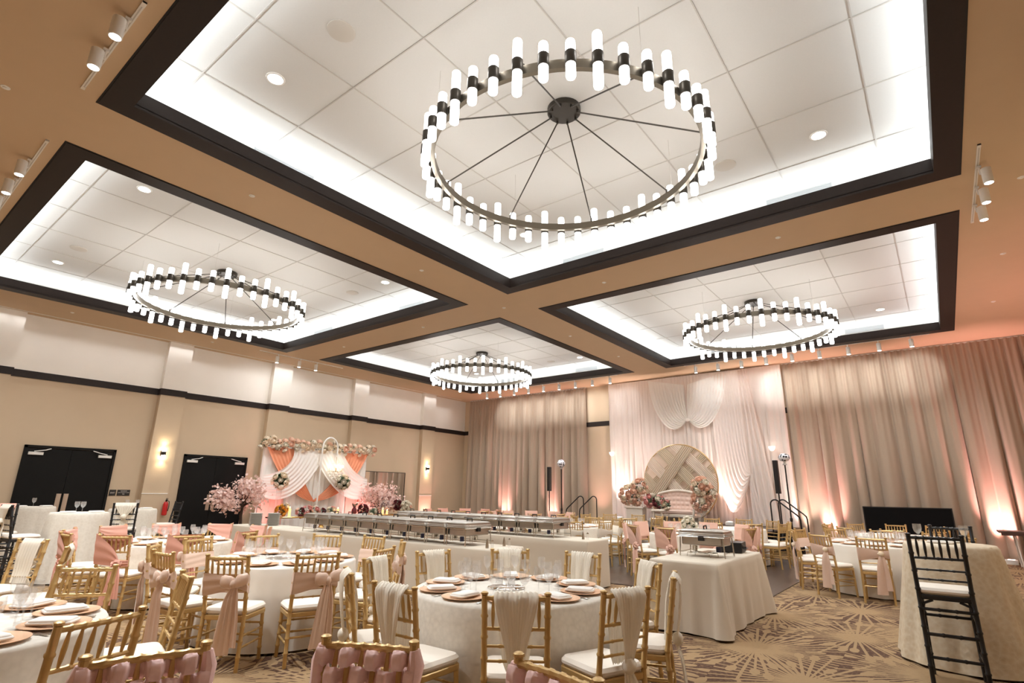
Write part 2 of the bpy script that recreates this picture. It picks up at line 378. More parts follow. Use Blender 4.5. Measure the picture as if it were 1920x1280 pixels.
# doors
def door(nm, y0, y1, h):
    d = empty(nm, (XL, (y0+y1)/2, 0)); tag(d, kind='structure'); w = y1-y0
    f = MB(); f.box((.01, -w/2+.03, h/2), (.10, .06, h)); f.box((.01, w/2-.03, h/2), (.10, .06, h)); f.box((.01, 0, h-.03), (.10, w, .06))
    f.build('door_frame', M['door'], d, smooth=False)
    for s in (-1, 1):
        lf = MB().box((.012, s*(w/4-.015), (h-.07)/2+.005), (.05, w/2-.038, h-.075)).build('door_leaf', M['door'], d, smooth=False)
        MB().slab((.043, s*.075, 1.085), (.012, .1, .45), .004, 2, .002).build('push_plate', M['plate'], lf)
        cl = MB(); cl.slab((.055, s*(w/2-.24), h-.20), (.05, .30, .07), .01, 2, .004)
        cl.build('door_closer', M['wmetal'], lf)
        a_ = MB(); a_.tube([(.07, s*(w/2-.20), h-.15), (.13, s*(w/2-.40), h-.115), (.06, s*(w/2-.52), h-.07)], .011, 6); a_.build('closer_arm', M['wmetal'], lf)
    return d
door('door_1', 3.24, 5.17, 2.47); door('door_2', 6.90, 8.80, 2.47)

# ------------------------------------------------------------------ ceiling fittings
def chandelier(cx, cy, label):
    r0 = empty('chandelier', (cx, cy, HI), 0, label, 'chandelier', 'ring chandeliers in the ceiling recesses')
    MB().lathe([(.02, -.075), (.20, -.075), (.21, -.065), (.21, -.005), (.19, 0)], n=28).build('canopy', M['dark'], r0)
    ZR = 5.36-HI; RR = 1.60
    def rp(a, b): return [(a*cos(2*pi*k/84), a*sin(2*pi*k/84), b) for k in range(85)]
    g = MB().rings([[(q*cos(2*pi*k/84), q*sin(2*pi*k/84), z) for q, z in ((RR-.025, ZR-.05), (RR+.025, ZR-.05), (RR+.025, ZR+.05), (RR-.025, ZR+.05))] for k in range(84)]+[[(q, 0, z) for q, z in ((RR-.025, ZR-.05), (RR+.025, ZR-.05), (RR+.025, ZR+.05), (RR-.025, ZR+.05))]], False)
    g.build('ring', M['ringm'], r0)
    for k in range(8):
        a = R(18+45*k); b = MB(); c_, s_ = cos(a), sin(a)
        b.tube([(.17*c_, .17*s_, -.10), (1.585*c_, 1.585*s_, ZR+.085)], .0095, 6)
        b.tube([(.17*c_, .17*s_, -.07), (.17*c_, .17*s_, -.11)], .014, 6); b.tube([(1.585*c_, 1.585*s_, ZR+.04), (1.585*c_, 1.585*s_, ZR+.10)], .014, 6)
        b.build('rod', M['dark'], r0)
    for k in range(4):
        a = R(60+90*k); MB().tube([(1.6*cos(a), 1.6*sin(a), ZR+.05), (1.6*cos(a), 1.6*sin(a), 0)], .002, 4).build('cable', M['grid'], r0)
    sock = MB().lathe([(.052, -.068), (.055, -.062), (.055, .062), (.052, .068)], n=14).mesh('socket', M['dark'])
    def tube(h, sgn):
        p = [(.0465, .06), (.0465, h-.02), (.042, h-.006), (.030, h)]
        return MB().lathe(p if sgn > 0 else [(a, -b) for a, b in p], n=12).mesh('glass', M['lamp'])
    T = {('s', 1): tube(.20, 1), ('s', -1): tube(.22, -1), ('t', 1): tube(.30, 1), ('t', -1): tube(.32, -1)}
    for k in range(42):
        a = 2*pi*(k+.5)/42; ty = 't' if k % 3 == 0 else 's'
        l = link('lamp', sock, r0); l.location = (1.682*cos(a), 1.682*sin(a), ZR)
        link('glass_tube', T[ty, 1], l); link('glass_tube', T[ty, -1], l)
    return r0
CC = [((CX[i][0]+CX[i][1])/2, (CY[j][0]+CY[j][1])/2) for i, j in ((1, 0), (0, 0), (1, 1), (0, 1))]
ch = chandelier(*CC[0], 'largest dark ring chandelier with frosted lamp tubes, in the nearest ceiling recess')
for c, l in zip(CC[1:], ('dark ring chandelier with frosted lamps over the double doors, left ceiling recess', 'dark ring chandelier with frosted lamps nearest the stage, right rear ceiling recess', 'smallest looking dark ring chandelier, far recess above the buffet and corner curtain')):
    copy_tree(ch, (*c, HI), 0, l)
RN = {0: 'nearest recess', 1: 'left recess', 2: 'right rear recess', 3: 'far left recess'}
QN = {(-1, -1): 'near left', (1, -1): 'near right', (-1, 1): 'far left', (1, 1): 'far right'}
dl = None
sl_ = None
for i, (cx, cy) in enumerate(CC):
    for q, nm in QN.items():
        if (i, q) == (0, (1, -1)): continue
        lb = f'round glowing downlight, {nm} corner of the {RN[i]}'
        x, y = cx+2.45*q[0], cy+2.48*q[1]
        if dl is None:
            dl = empty('downlight', (x, y, HI), 0, lb, 'downlight', 'downlights in the ceiling recesses')
            MB().lathe([(.085, -.012), (.105, -.012), (.108, -.002), (.085, 0)], n=24, cap=False).build('bezel', M['white'], dl)
            MB().lathe([(.002, -.009), (.088, -.009), (.088, -.001)], n=24).build('lens', M['led'], dl)
        else: copy_tree(dl, (x, y, HI), 0, lb)
        d = bpy.data.lights.new('downlight_beam', 'SPOT'); d.energy = 100; d.spot_size = R(130); d.spot_blend = .8; d.color = (.90, .97, 1); d.shadow_soft_size = .08
        o = link('downlight_beam', d); o.location = (x, y, HI-.05)
    for q, nm in (((-1.24, -2.42), 'near'), ((1.24, 2.45), 'far')):
        lb = f'round grey ceiling speaker grille, {nm} half of the {RN[i]}'
        x, y = cx+q[0], cy+q[1]
        if sl_ is None:
            sl_ = tag(MB().lathe([(.002, -.012), (.135, -.012), (.145, -.008), (.147, 0)], n=28).build('ceiling_speaker', M['speaker']), lb, 'speaker', 'speakers in the ceiling recesses'); sl_.location = (x, y, HI)
        else: copy_tree(sl_, (x, y, HI), 0, lb)
# small sprinkler caps
SP = [(-7.48, 3.21, 'between the two nearest recesses, nearer one'), (-7.5, 6.64, 'between the two nearest recesses, farther one'), (-4.9, 9.3, 'just behind the nearest recess, left one'), (-1.57, 9.22, 'just behind the nearest recess, right one'), (-7.57, 9.33, 'at the crossing of the ceiling beams'), (-10.29, 9.29, 'on beam behind the left recess, right one'), (-13.79, 9.3, 'on beam behind the left recess, left one'), (-7.55, 12.24, 'on beam between the rear recesses, nearer one'), (-7.52, 15.07, 'on beam between the rear recesses, farther one'), (1.45, 12.2, 'on the ceiling beside the right rear recess'), (1.47, 15.26, 'on the ceiling above the right curtain'), (1.46, 9.23, 'on the ceiling beside the right track lights'), (-16.65, 3.3, 'on the ceiling above the first double door'), (-16.61, 6.68, 'on the ceiling above the first wall sconce'), (-7.46, .44, 'at the upper left edge of the ceiling')]
sp = None
for x, y, d in SP:
    lb = 'small white sprinkler cap '+d
    if sp is None: sp = tag(MB().lathe([(.002, -.016), (.022, -.016), (.024, -.006), (.042, -.005), (.043, 0)], n=14).build('ceiling_sprinkler', M['white']), lb, 'sprinkler', 'sprinkler caps on the ceiling'); sp.location = (x, y, H)
    else: copy_tree(sp, (x, y, H), 0, lb)
# vents in the cove walls
def vent(x, y, rz, lb):
    v = empty('air_vent', (x, y, H+.36), rz, lb, 'vent', 'slot vents in the recess sides')
    f = MB()
    for z in (-.055, .055): f.box((0, .006, z), (.92, .012, .012))
    for s in (-1, 1): f.box((s*.46, .006, 0), (.012, .012, .122))
    f.build('frame', M['vent'], v, smooth=False)
    f = MB(); f.box((0, .002, 0), (.91, .004, .1))
    f.build('backing', M['vent'], v, smooth=False)
    f = MB()
    for z in (-.03, -.01, .01, .03): f.box((0, .006, z), (.90, .008, .006))
    f.build('louvre', M['vent'], v, smooth=False)
for i, (cx, cy) in enumerate(CC):
    hy = (CY[1][1]-CY[1][0])/2 if i > 1 else (CY[0][1]-CY[0][0])/2
    for s, w in ((-1, 'left'), (1, 'right')):
        vent(cx+1.95*s, cy+hy-.002, pi, f'grey slot vent, {w} one on the far side of the {RN[i]}')
vent(CX[1][0]+.002, 3.36, -pi/2, 'grey slot vent on the left side of the nearest recess')
# track lights
def spot(p, tgt, e, size=60, blend=.7, col=(.94, .98, 1), rad=.04):
    d = bpy.data.lights.new('track_beam', 'SPOT'); d.energy = e; d.spot_size = R(size); d.spot_blend = blend; d.color = col; d.shadow_soft_size = rad
    o = link('track_beam', d); o.location = p; o.rotation_euler = (Vector(tgt)-Vector(p)).to_track_quat('-Z', 'Y').to_euler(); return o
TRH = None
ORD = ['first', 'second', 'third', 'fourth', 'fifth', 'sixth', 'seventh', 'eighth', 'ninth', 'tenth', 'eleventh', 'twelfth']
def track(a, b, heads, where, off, tgtf, e, size=62):
    global TRH
    a = Vector((*a, H)); b = Vector((*b, H)); dv = (b-a); L_ = dv.length; ang = atan2(dv.y, dv.x)
    o = empty('lighting_track', ((a.x+b.x)/2, (a.y+b.y)/2, H), ang, 'slim white lighting track '+where, 'lighting track')
    MB().box((0, 0, -.009), (L_, .036, .018)).build('rail', M['wmetal'], o, smooth=False)
    s = MB(); s.box((0, 0, -.0185), (L_-.12, .010, .002)); s.build('slot', M['grid'], o, smooth=False)
    for s_ in (-1, 1): MB().box((s_*(L_/2-.03), 0, -.011), (.06, .038, .022)).build('end_cap', M['wmetal'], o, smooth=False)
    for i, (x, y) in enumerate(heads):
        lb = f'white cylinder spotlight, {ORD[i]} from the {"near" if abs(dv.y) > abs(dv.x) else "left"} end, track {where}'
        p = (x, y, H-.02)
        if TRH is None:
            TRH = empty('track_spotlight', p, 0, lb, 'spotlight', 'spotlights on the ceiling tracks')
            m = MB(); m.lathe([(.05, -.265), (.055, -.262), (.055, -.06), (.05, -.055), (.012, -.053)], (.06, 0, 0), 18); m.build('housing', M['wmetal'], TRH)
            m = MB(); m.box((0, 0, -.012), (.05, .03, .025)); m.tube([(0, 0, -.02), (0, 0, -.12), (.03, 0, -.12)], .01, 6); m.build('bracket', M['wmetal'], TRH)
            m = MB().lathe([(.002, -.2665), (.046, -.2665), (.046, -.262)], (.06, 0, 0), 16); m.build('lens', M['led'], TRH)
            TRH.rotation_euler = (0, 0, off)
        else: copy_tree(TRH, p, off, lb)
        hx = x+.06*cos(off); hy = y+.06*sin(off)
        if e: spot((hx, hy, H-.30), tgtf(hx, hy), e if not (hy > 15 and -10.2 < hx < -3.8) else e*.4, size)
tb = lambda x, y: (x, YB-.15, 4.95)
track((-15.4, 17.46), (-8.8, 17.46), [(-15.06+.742*k, 17.46) for k in range(9)], 'over the left rear curtain', pi/2, tb, 24, 58)
track((-6.3, 17.44), (.3, 17.44), [(-5.94+.728*k, 17.44) for k in range(9)], 'over the white draped stage backdrop', pi/2, tb, 24, 58)
track((.98, 7.97), (.98, 10.42), [(.99, 8.53), (.99, 9.14), (.99, 9.74)], 'on the right side of the ceiling', 0, lambda x, y: (XR, y, 3.6), 70)
track((-5.0, .96), (-6.78, .96), [(-5.3, .93), (-5.9, .93)], 'at the upper left, nearest one', -pi/2, lambda x, y: (x, y+.01, 0), 75, 120)
track((-8.26, .98), (-11.2, 1.0), [(-8.95, .95), (-9.7, .95), (-10.4, .95)], 'at the left edge of the ceiling', -pi/2, lambda x, y: (x, y+.01, 0), 75, 120)
track((-16.33, 8.0), (-16.33, 11.05), [(-16.3, 8.62), (-16.3, 9.40), (-16.3, 10.02)], 'above the flower backdrop wall', pi, lambda x, y: (XL, y, 4.6), 6, 90)

# ------------------------------------------------------------------ curtains and drapes on the back wall
def pleat(mb, x0, x1, y, z0, z1, per, amp, seed, nz=9, bper=None):
    # fine even pleats at the heading that fall into wider rounded folds with sharp valleys
    rnd = random.Random(seed); W = x1-x0; nb = max(3, int(W/(bper or per*1.6))); ph = [0]
    for k in range(nb): ph.append(ph[-1]+rnd.uniform(.7, 1.35))
    ph = [p/ph[-1] for p in ph]; am = [rnd.uniform(.6, 1.1) for _ in range(nb)]; sh = [rnd.uniform(-.22, .22) for _ in range(nb)]
    nt_ = int(W/per); res = max(7*nt_, 14*nb)
    def fn(u, v):
        i = 0
        while i < nb-1 and ph[i+1] < u: i += 1
        f = (u-ph[i])/(ph[i+1]-ph[i]); wv = min(1, v*1.35)**.6
        g = min(1, max(0, f+sh[i]*sin(pi*f)))
        off = amp*(.30*(1-cos(2*pi*nt_*u))/2*(1-wv)+am[i]*sin(pi*g)**.6*wv)
        return (x0+W*u, y-off-.01, z1+(z0-z1)*v)
    mb.grid(fn, res, nz); return mb
def curtain(name, x0, x1, lb, seed):
    c = empty(name, ((x0+x1)/2, YB-.12, 0), 0, lb, 'curtain')
    m = pleat(MB(), x0-(x0+x1)/2, x1-(x0+x1)/2, 0, .03, H-.03, .15, .25, seed, 10, .36); m.build('cloth', M['curtain'], c, ang=80)
    m = MB(); m.box((0, .0, H-.02), (x1-x0, .08, .03)); m.build('curtain_track', M['wmetal'], c, smooth=False)
curtain('stage_curtain', XL+.42, -11.0, 'tall taupe pleated curtain in the far left corner, behind the buffet tables', 3)
curtain('stage_curtain', -3.62, XR-.05, 'tall taupe pleated curtain on the right, behind the black panel', 8)
bd = empty('backdrop_drape', (-6.75, YB-.25, 0), 0, 'tall white sheer drape wall with a central swag behind the stage', 'drape')
pleat(MB(), -3.15, 3.1, 0, .62, H-.04, .11, .07, 5, 9, .17).build('sheer_panel', M['drape'], bd, ang=80)
def swagsurf(P, Q, nu=26, nv=34, fold=.03, nf=9, ydir=-1):
    # surface between two cubic curves P (v=0) and Q (v=1) with folds running along them
    def bz(C, t):
        a, b, c, d = C; s_ = 1-t
        return [s_**3*a[i]+3*s_*s_*t*b[i]+3*s_*t*t*c[i]+t**3*d[i] for i in range(3)]
    def fn(u, v):
        C = [[P[k][i]*(1-v)+Q[k][i]*v for i in range(3)] for k in range(4)]
        p = bz(C, u); g = fold*(.5+.5*cos(2*pi*nf*v))*(.35+.65*sin(pi*min(1, u*1.05))) 
        p[1] += ydir*g; return tuple(p)
    return MB().grid(fn, nu, nv)
for s in (-1, 1):
    sw = swagsurf([(s*.06, -.16, 5.3), (s*.05, -.18, 4.9), (s*.03, -.2, 4.5), (0, -.2, 4.08)], [(s*1.42, -.12, 5.6), (s*1.32, -.16, 4.25), (s*.64, -.2, 3.22), (s*.02, -.22, 4.02)], 26, 60, .05, 12)
    sw.build('swag', M['swag'], bd, ang=80)
MB().ball((0, -.23, 4.04), .07, 10, 6, (1.2, .7, .8)).build('swag_knot', M['swag'], bd)
# draped overlay on the right of the hoop: hangs, is swept up to a tie and falls again
ov = swagsurf([(1.80, -.13, 5.6), (1.80, -.17, 3.6), (1.86, -.21, 2.75), (1.92, -.2, 2.25)], [(.85, -.13, 5.6), (.80, -.17, 1.5), (1.15, -.34, -.35), (1.90, -.22, 2.1)], 30, 70, .045, 10)
ov.build('swag', M['drape'], bd, ang=80)
tl_ = MB().grid(lambda u, v: (1.92+(u-.5)*(.06+.34*v)+.18*v*v, -.22-.04*sin(u*18)*v, 2.2-1.57*v), 30, 14); tl_.build('tail', M['drape'], bd, ang=80)
tl_ = MB().grid(lambda u, v: (1.94+(u-.5)*.3+v*(.05+.5*u), -.17-.05*sin(u*22), 5.6-4.98*v), 36, 12); tl_.build('sheer_panel', M['drape'], bd, ang=80)
for s, x, w in ((0, -9.75, 'left'), (1, -4.13, 'right')):
    c = empty('shell_sconce', (x, YB-.44, 2.98), 0, f'small pale shell wall light at the {w} edge of the white drapes', 'wall light')
    MB().lathe([(.01, -.09), (.05, -.075), (.085, -.02), (.10, .05), (.092, .05)], n=16).build('shade', M['shell'], c)
    MB().box((0, .10, -.02), (.06, .2, .06)).build('mount', M['wmetal'], c)

# ------------------------------------------------------------------ stage
SZ = .61
st = empty('stage', (-6.82, 17.05, 0), 0, 'low raised platform with black skirt in front of the white drapes', 'stage')
MB().box((0, 0, SZ-.02), (5.86, 3.1, .04)).build('deck', M['dance'], st, smooth=False)
sk = MB(); per = [(-2.9, -1.52), (2.9, -1.52), (2.9, 1.5)]
def skf(a, b, ou):
    L_ = hypot(b[0]-a[0], b[1]-a[1]); nn = int(L_*26)
    sk.grid(lambda u, v: (a[0]+(b[0]-a[0])*u+ou[0]*.02*sin(u*L_*40), a[1]+(b[1]-a[1])*u+ou[1]*.02*sin(u*L_*40), .01+(SZ-.05)*v), nn*2, 2)
skf((-2.9, -1.53), (2.9, -1.53), (0, 1)); skf((2.9, -1.53), (2.9, 1.5), (1, 0)); skf((-2.9, 1.5), (-2.9, -1.53), (1, 0))
sk.build('skirt', M['stagecloth'], st)
def stairs(x, sgn, lb):
    s = empty('stage_stairs', (x, 17.0, 0), 0 if sgn > 0 else pi, lb, 'stairs')
    for k, (dx, z) in enumerate(((.14, .41), (.42, .205))):
        MB().box((dx, 0, z-.02), (.28, .86, .04)).build('tread', M['blackm'], s, smooth=False)
    f = MB()
    for yy in (-.42, .42):
        f.box((.14, yy, .195), (.28, .03, .39)); f.box((.42, yy, .095), (.28, .03, .19))
    f.build('stringer', M['blackm'], s, smooth=False)
    for yy in (-.45, .45):
        pts = [(.0, yy, .10), (.0, yy, 1.30)]
        for k in range(1, 7):
            a = pi-k*pi/2/6*1.3; pts.append((.12+.12*cos(a), yy, 1.30+.12*sin(a)))
        pts += [(.62, yy, 1.04), (.68, yy, .98), (.70, yy, .90), (.70, yy, .02)]
        MB().tube(pts, .019, 8).build('handrail', M['blackm'], s)
stairs(-9.78, -1, 'black stage steps with two handrails left of the white drapes')
stairs(-3.86, 1, 'black stage steps with two handrails right of the white drapes')
# hoop
hp = empty('draped_hoop', (-7.03, 18.25, SZ), 0, 'large round gold hoop woven with champagne chiffon bands at centre stage', 'hoop backdrop')
MB().tube([(1.27*cos(2*pi*k/64), 0, 1.29+1.27*sin(2*pi*k/64)) for k in range(64)], .022, 8, closed=True).build('hoop', M['sandhoop'], hp)
dd = MB().grid(lambda u, v: (1.25*v*cos(2*pi*u), .03, 1.29+1.25*v*sin(2*pi*u)), 48, 6, True); dd.build('backing', M['champ2'], hp)
def band(d, ang, w, yy, m, nf):
    ca, sa = cos(ang), sin(ang); mb = MB()
    def fn(u, v):
        off = d+(v-.5)*w; h_ = sqrt(max(1.25**2-off*off, .001)); t = (u*2-1)*h_
        return (t*ca-off*sa, yy-.022*(.5+.5*cos(2*pi*nf*v+u*2)), 1.29+t*sa+off*ca)
    mb.grid(fn, 14, nf*8); mb.build('chiffon_band', m, hp, ang=80)
for k, d in enumerate((-.85, -.38, .1, .55)): band(d, R(40), .30, -.02, M['champ'], 6)
for k, d in enumerate((-.75, -.2, .35, .85)): band(d, R(-46), .36, -.055, M['champ2'] if k % 2 else M['champ'], 7)
band(.42, R(52), .36, -.09, M['champ'], 6)
# sofa on the stage
sf = empty('settee', (-6.85, 17.35, SZ), 0, 'cream and blush tufted settee on stage, below the round hoop', 'sofa')
def tuft(u, v):
    x = (u-.5)*1.30; z = .42+v*.48; return (x, .18+.05*v-.03*abs(sin(u*9*pi))*abs(sin(v*4*pi)), z+.10*(1-(2*u-1)**2)*v)
MB().grid(tuft, 54, 20).build('backrest', M['tufted'], sf, ang=80)
b = MB(); b.grid(lambda u, v: ((u-.5)*1.36, .26, .10+v*(.80+.12*(1-(2*u-1)**2))), 20, 4); b.tube([((u/20-.5)*1.36, .21, .92+.12*(1-(2*u/20-1)**2)) for u in range(21)], .035, 8); b.build('back_frame', M['offwhite'], sf)
MB().slab((0, -.08, .38), (1.26, .56, .14), .06, 5, .04).build('seat_cushion', M['tufted'], sf)
MB().slab((0, -.06, .27), (1.36, .60, .10), .03, 3, .02).build('seat_rail', M['offwhite'], sf)
for s in (-1, 1):
    MB().tube([(s*.66, .18, .70), (s*.68, .0, .66), (s*.70, -.2, .60), (s*.69, -.33, .52), (s*.66, -.34, .30)], [.05, .05, .045, .04, .035], 8).build('arm', M['offwhite'], sf)
    for yy in (-.30, .20): MB().tube([(s*.62, yy, .24), (s*.65, yy-.02, .14), (s*.61, yy, .0)], [.035, .028, .016], 8).build('leg', M['offwhite'], sf)
# pedestals and flowers
def rose_mesh(m, r=.06):
    mb = MB(); mb.ball((0, 0, 0), r*.62, 8, 5)
    for ring, (nn, rr, h, tilt) in enumerate(((4, .45, .42, .25), (6, .85, .28, .7))):
        for k in range(nn):
            a = 2*pi*(k+ring*.5)/nn; c_, s_ = cos(a), sin(a); w = r*(.62-.06*ring)
            p0 = Vector((c_*rr*r*.7, s_*rr*r*.7, -r*.4)); tv = Vector((-s_, c_, 0)); ov_ = Vector((c_, s_, 0))
            top = p0+Vector((0, 0, r*(h+.75)))+ov_*r*tilt*.55
            mb.add([p0-tv*w*.6, p0+tv*w*.6, (p0+top)/2+tv*w+ov_*r*.22, top+tv*w*.6, top-tv*w*.6, (p0+top)/2-tv*w+ov_*r*.22], [(0, 1, 2, 5), (5, 2, 3, 4)])
    return mb.mesh('rose_petals', m, ang=70)
RM = {k: rose_mesh(M['rose_'+k]) for k in 'pckwdy'}
def leaves(n, fn, m, size=.07):
    mb = MB()
    for _ in range(n):
        p = Vector(fn()); d = Vector((random.uniform(-1, 1), random.uniform(-1, 1), random.uniform(-.6, 1))).normalized(); s_ = d.orthogonal().normalized(); L_ = size*random.uniform(.7, 1.4)
        nn = d.cross(s_)*.15*L_
        mb.add([p, p+d*L_*.5+s_*L_*.28+nn, p+d*L_, p+d*L_*.5-s_*L_*.28+nn], [(0, 1, 2, 3)])
    return mb
def arrangement(name, loc, lb, blobs, mix, nroses, nl=120, cat='flower arrangement', group=None, scale=1.0, leafm='leaf', part='rose', ls=.07):
    a = empty(name, loc, 0, lb, cat, group)
    def insp():
        bx, by, bz, r = random.choice(blobs); d = Vector((random.gauss(0, 1), random.gauss(0, 1), random.gauss(0, 1))).normalized()
        return (bx+d.x*r*.8, by+d.y*r*.8, bz+d.z*r*.8)
    leaves(nl, insp, M[leafm], ls).build('leaves', M[leafm], a, smooth=False)
    tot = sum(b[3]**2 for b in blobs); gi = 0
    for bx, by, bz, r in blobs:
        nn = max(2, round(nroses*r*r/tot))
        for k in range(nn):
            z = 1-2*(k+.5)/nn; t = k*2.39996; q = sqrt(1-z*z)
            d = Vector((q*cos(t), q*sin(t), z))
            if d.y > .55: continue
            o = link(part, RM[random.choice(mix)], a); o.location = (bx+d.x*r, by+d.y*r, bz+d.z*r)
            o.rotation_euler = d.to_track_quat('Z', 'Y').to_euler(); k_ = scale*random.uniform(.8, 1.2); o.scale = (k_, k_, k_)
    return a
pd = empty('flower_pedestal', (-7.95, 16.75, SZ), 0, 'square cream pedestal column on stage left of the settee', 'pedestal')
MB().slab((0, 0, .04), (.62, .36, .08), .01, 2, .01).build('base', M['offwhite'], pd); MB().box((0, 0, .27), (.56, .30, .40)).build('column', M['offwhite'], pd); MB().slab((0, 0, .495), (.64, .38, .05), .01, 2, .01).build('cap', M['offwhite'], pd)
arrangement('rose_arrangement', (-7.95, 16.75, SZ+.60), 'tall mound of peach roses on the cream stage pedestal', [(-.25, 0, .28, .27), (.16, 0, .55, .22), (-.05, .02, .2, .22)], 'ppccp', 54, 220, scale=1.4)
pt = empty('low_pedestal', (-7.15, 16.7, SZ), 0, 'low clear acrylic stand under the trailing stage flowers', 'stand')
for s in (-1, 1): MB().box((s*.25, 0, .23), (.03, .25, .46)).build('leg', M['acrylic'], pt, smooth=False)
MB().box((0, 0, .475), (.7, .28, .03)).build('top', M['acrylic'], pt, smooth=False)
arrangement('trailing_arrangement', (-7.15, 16.7, SZ+.56), 'low trailing arrangement of mixed roses and greenery beside the peach rose mound', [(-.25, -.02, .15, .18), (.02, -.02, .12, .17), (.22, -.02, .04, .12)], 'wkckd', 30, 320, leafm='leaf2', ls=.1, scale=1.25)
cs = empty('acrylic_plinth', (-5.83, 16.7, SZ), 0, 'clear acrylic column under the right peach rose arrangement on stage', 'stand')
MB().box((0, 0, .01), (.28, .28, .02)).build('base', M['acrylic'], cs); MB().box((0, 0, .28), (.2, .2, .52)).build('column', M['acrylic'], cs, smooth=False)
arrangement('rose_arrangement', (-5.83, 16.7, SZ+.60), 'tall arrangement of peach roses in two mounds right of the settee', [(.0, 0, .12, .26), (.03, 0, .55, .25), (.25, 0, .35, .2)], 'ppcpw', 58, 220, scale=1.4)
fs = empty('chair_stand', (-6.95, 16.1, SZ), 0, 'slim cream carved stand with two gold legs before the settee', 'stand')
for s in (-1, 1): MB().tube([(s*.10, 0, .42), (s*.13, 0, .28), (s*.16, 0, .12), (s*.20, 0, 0)], [.03, .028, .022, .014], 8).build('leg', M['offwhite'], fs)
MB().slab((0, 0, .44), (.34, .24, .05), .02, 3, .01).build('top', M['offwhite'], fs)
# speakers and crystal balls on poles
def pole_stand(mb, h, r=.018):
    mb.tube([(0, 0, .25), (0, 0, h)], r, 8); mb.lathe([(.03, h*.38), (.034, h*.38+.02), (.034, h*.38+.07), (.03, h*.38+.09)], n=10)
def spk(x, y, lb):
    s = empty('column_speaker', (x, y, 0), 0, lb, 'loudspeaker')
    m = MB(); pole_stand(m, 1.6); m.build('pole', M['blackm'], s)
    MB().slab((0, 0, 2.01), (.12, .15, .86), .015, 3, .008).build('cabinet', M['black'], s)
    MB().box((0, -.077, 2.01), (.095, .006, .82)).build('grille', M['blackm'], s, smooth=False)
    for k in range(3):
        a = 2*pi*k/3+.4; MB().tube([(0, 0, .62), (.42*cos(a), .42*sin(a), .02)], .012, 6).build('leg', M['blackm'], s)
spk(-11.48, 17.0, 'slim black column speaker on a pole by the left stage steps')
spk(-3.50, 16.0, 'slim black column speaker on a pole by the right stage steps')
def ballstand(x, y, h, lb, flat):
    s = empty('ball_stand', (x, y, 0), 0, lb, 'decorative stand')
    m = MB(); pole_stand(m, h-.2); m.build('pole', M['blackm'], s)
    MB().lathe([(.05, h-.2), (.06, h-.19), (.03, h-.15), (.03, h-.1)], n=10).build('socket', M['porcelain'], s)
    MB().ball((0, 0, h), .15, 14, 10, (1, 1, flat)).build('ball', M['mosaic'], s, smooth=False)
    for k in range(3):
        a = 2*pi*k/3+1; MB().tube([(0, 0, .55), (.36*cos(a), .36*sin(a), .02)], .012, 6).build('leg', M['blackm'], s)
m_, t_, b_ = nt('black_silver_mosaic'); v_ = t_.nodes.new('ShaderNodeTexVoronoi'); v_.inputs['Scale'].default_value = 16; tc_ = t_.nodes.new('ShaderNodeTexCoord'); t_.links.new(tc_.outputs['Object'], v_.inputs['Vector'])
gt_ = t_.nodes.new('ShaderNodeMath'); gt_.operation = 'GREATER_THAN'; gt_.inputs[1].default_value = .42; t_.links.new(v_.outputs['Distance'], gt_.inputs[0])
mx_ = t_.nodes.new('ShaderNodeMix'); mx_.data_type = 'RGBA'; mx_.inputs[6].default_value = (.015, .015, .018, 1); mx_.inputs[7].default_value = (.8, .8, .85, 1); t_.links.new(gt_.outputs[0], mx_.inputs[0]); t_.links.new(mx_.outputs[2], b_.inputs['Base Color']); b_.inputs['Roughness'].default_value = .2; M['mosaic'] = m_
ballstand(-11.02, 17.1, 2.56, 'black mosaic ball on a tall stand by the left stage steps', 1.0)
ballstand(-3.30, 16.15, 2.52, 'black mosaic ball on a tall stand by the right stage steps', .72)
# black panel and brown folding table
bp = empty('black_screen', (-.93, 18.5, 0), 0, 'wide black folding panel standing before the right curtain', 'panel')
MB().box((0, 0, .635), (1.93, .04, 1.25)).build('panel', M['stagecloth'], bp, smooth=False)
f = MB(); f.box((0, 0, 1.265), (1.97, .05, .025))
for s in (-1, 1): f.box((s*.975, 0, .64), (.025, .05, 1.27))
f.build('frame', M['blackm'], bp, smooth=False)
ft = empty('folding_table', (1.72, 17.75, 0), 0, 'brown folding table with pale legs at the right edge', 'table')
MB().slab((0, 0, .79), (1.80, .74, .045), .02, 3, .005).build('top', M['tablebrown'], ft)
MB().box((0, -.355, .745), (1.72, .02, .06)).build('apron', M['tablebrown'], ft, smooth=False)
for s in (-1, 1):
    for q in (-1, 1): MB().tube([(s*.62, q*.28, .77), (s*.58, q*.30, 0)], .016, 6).build('leg', M['wmetal'], ft)
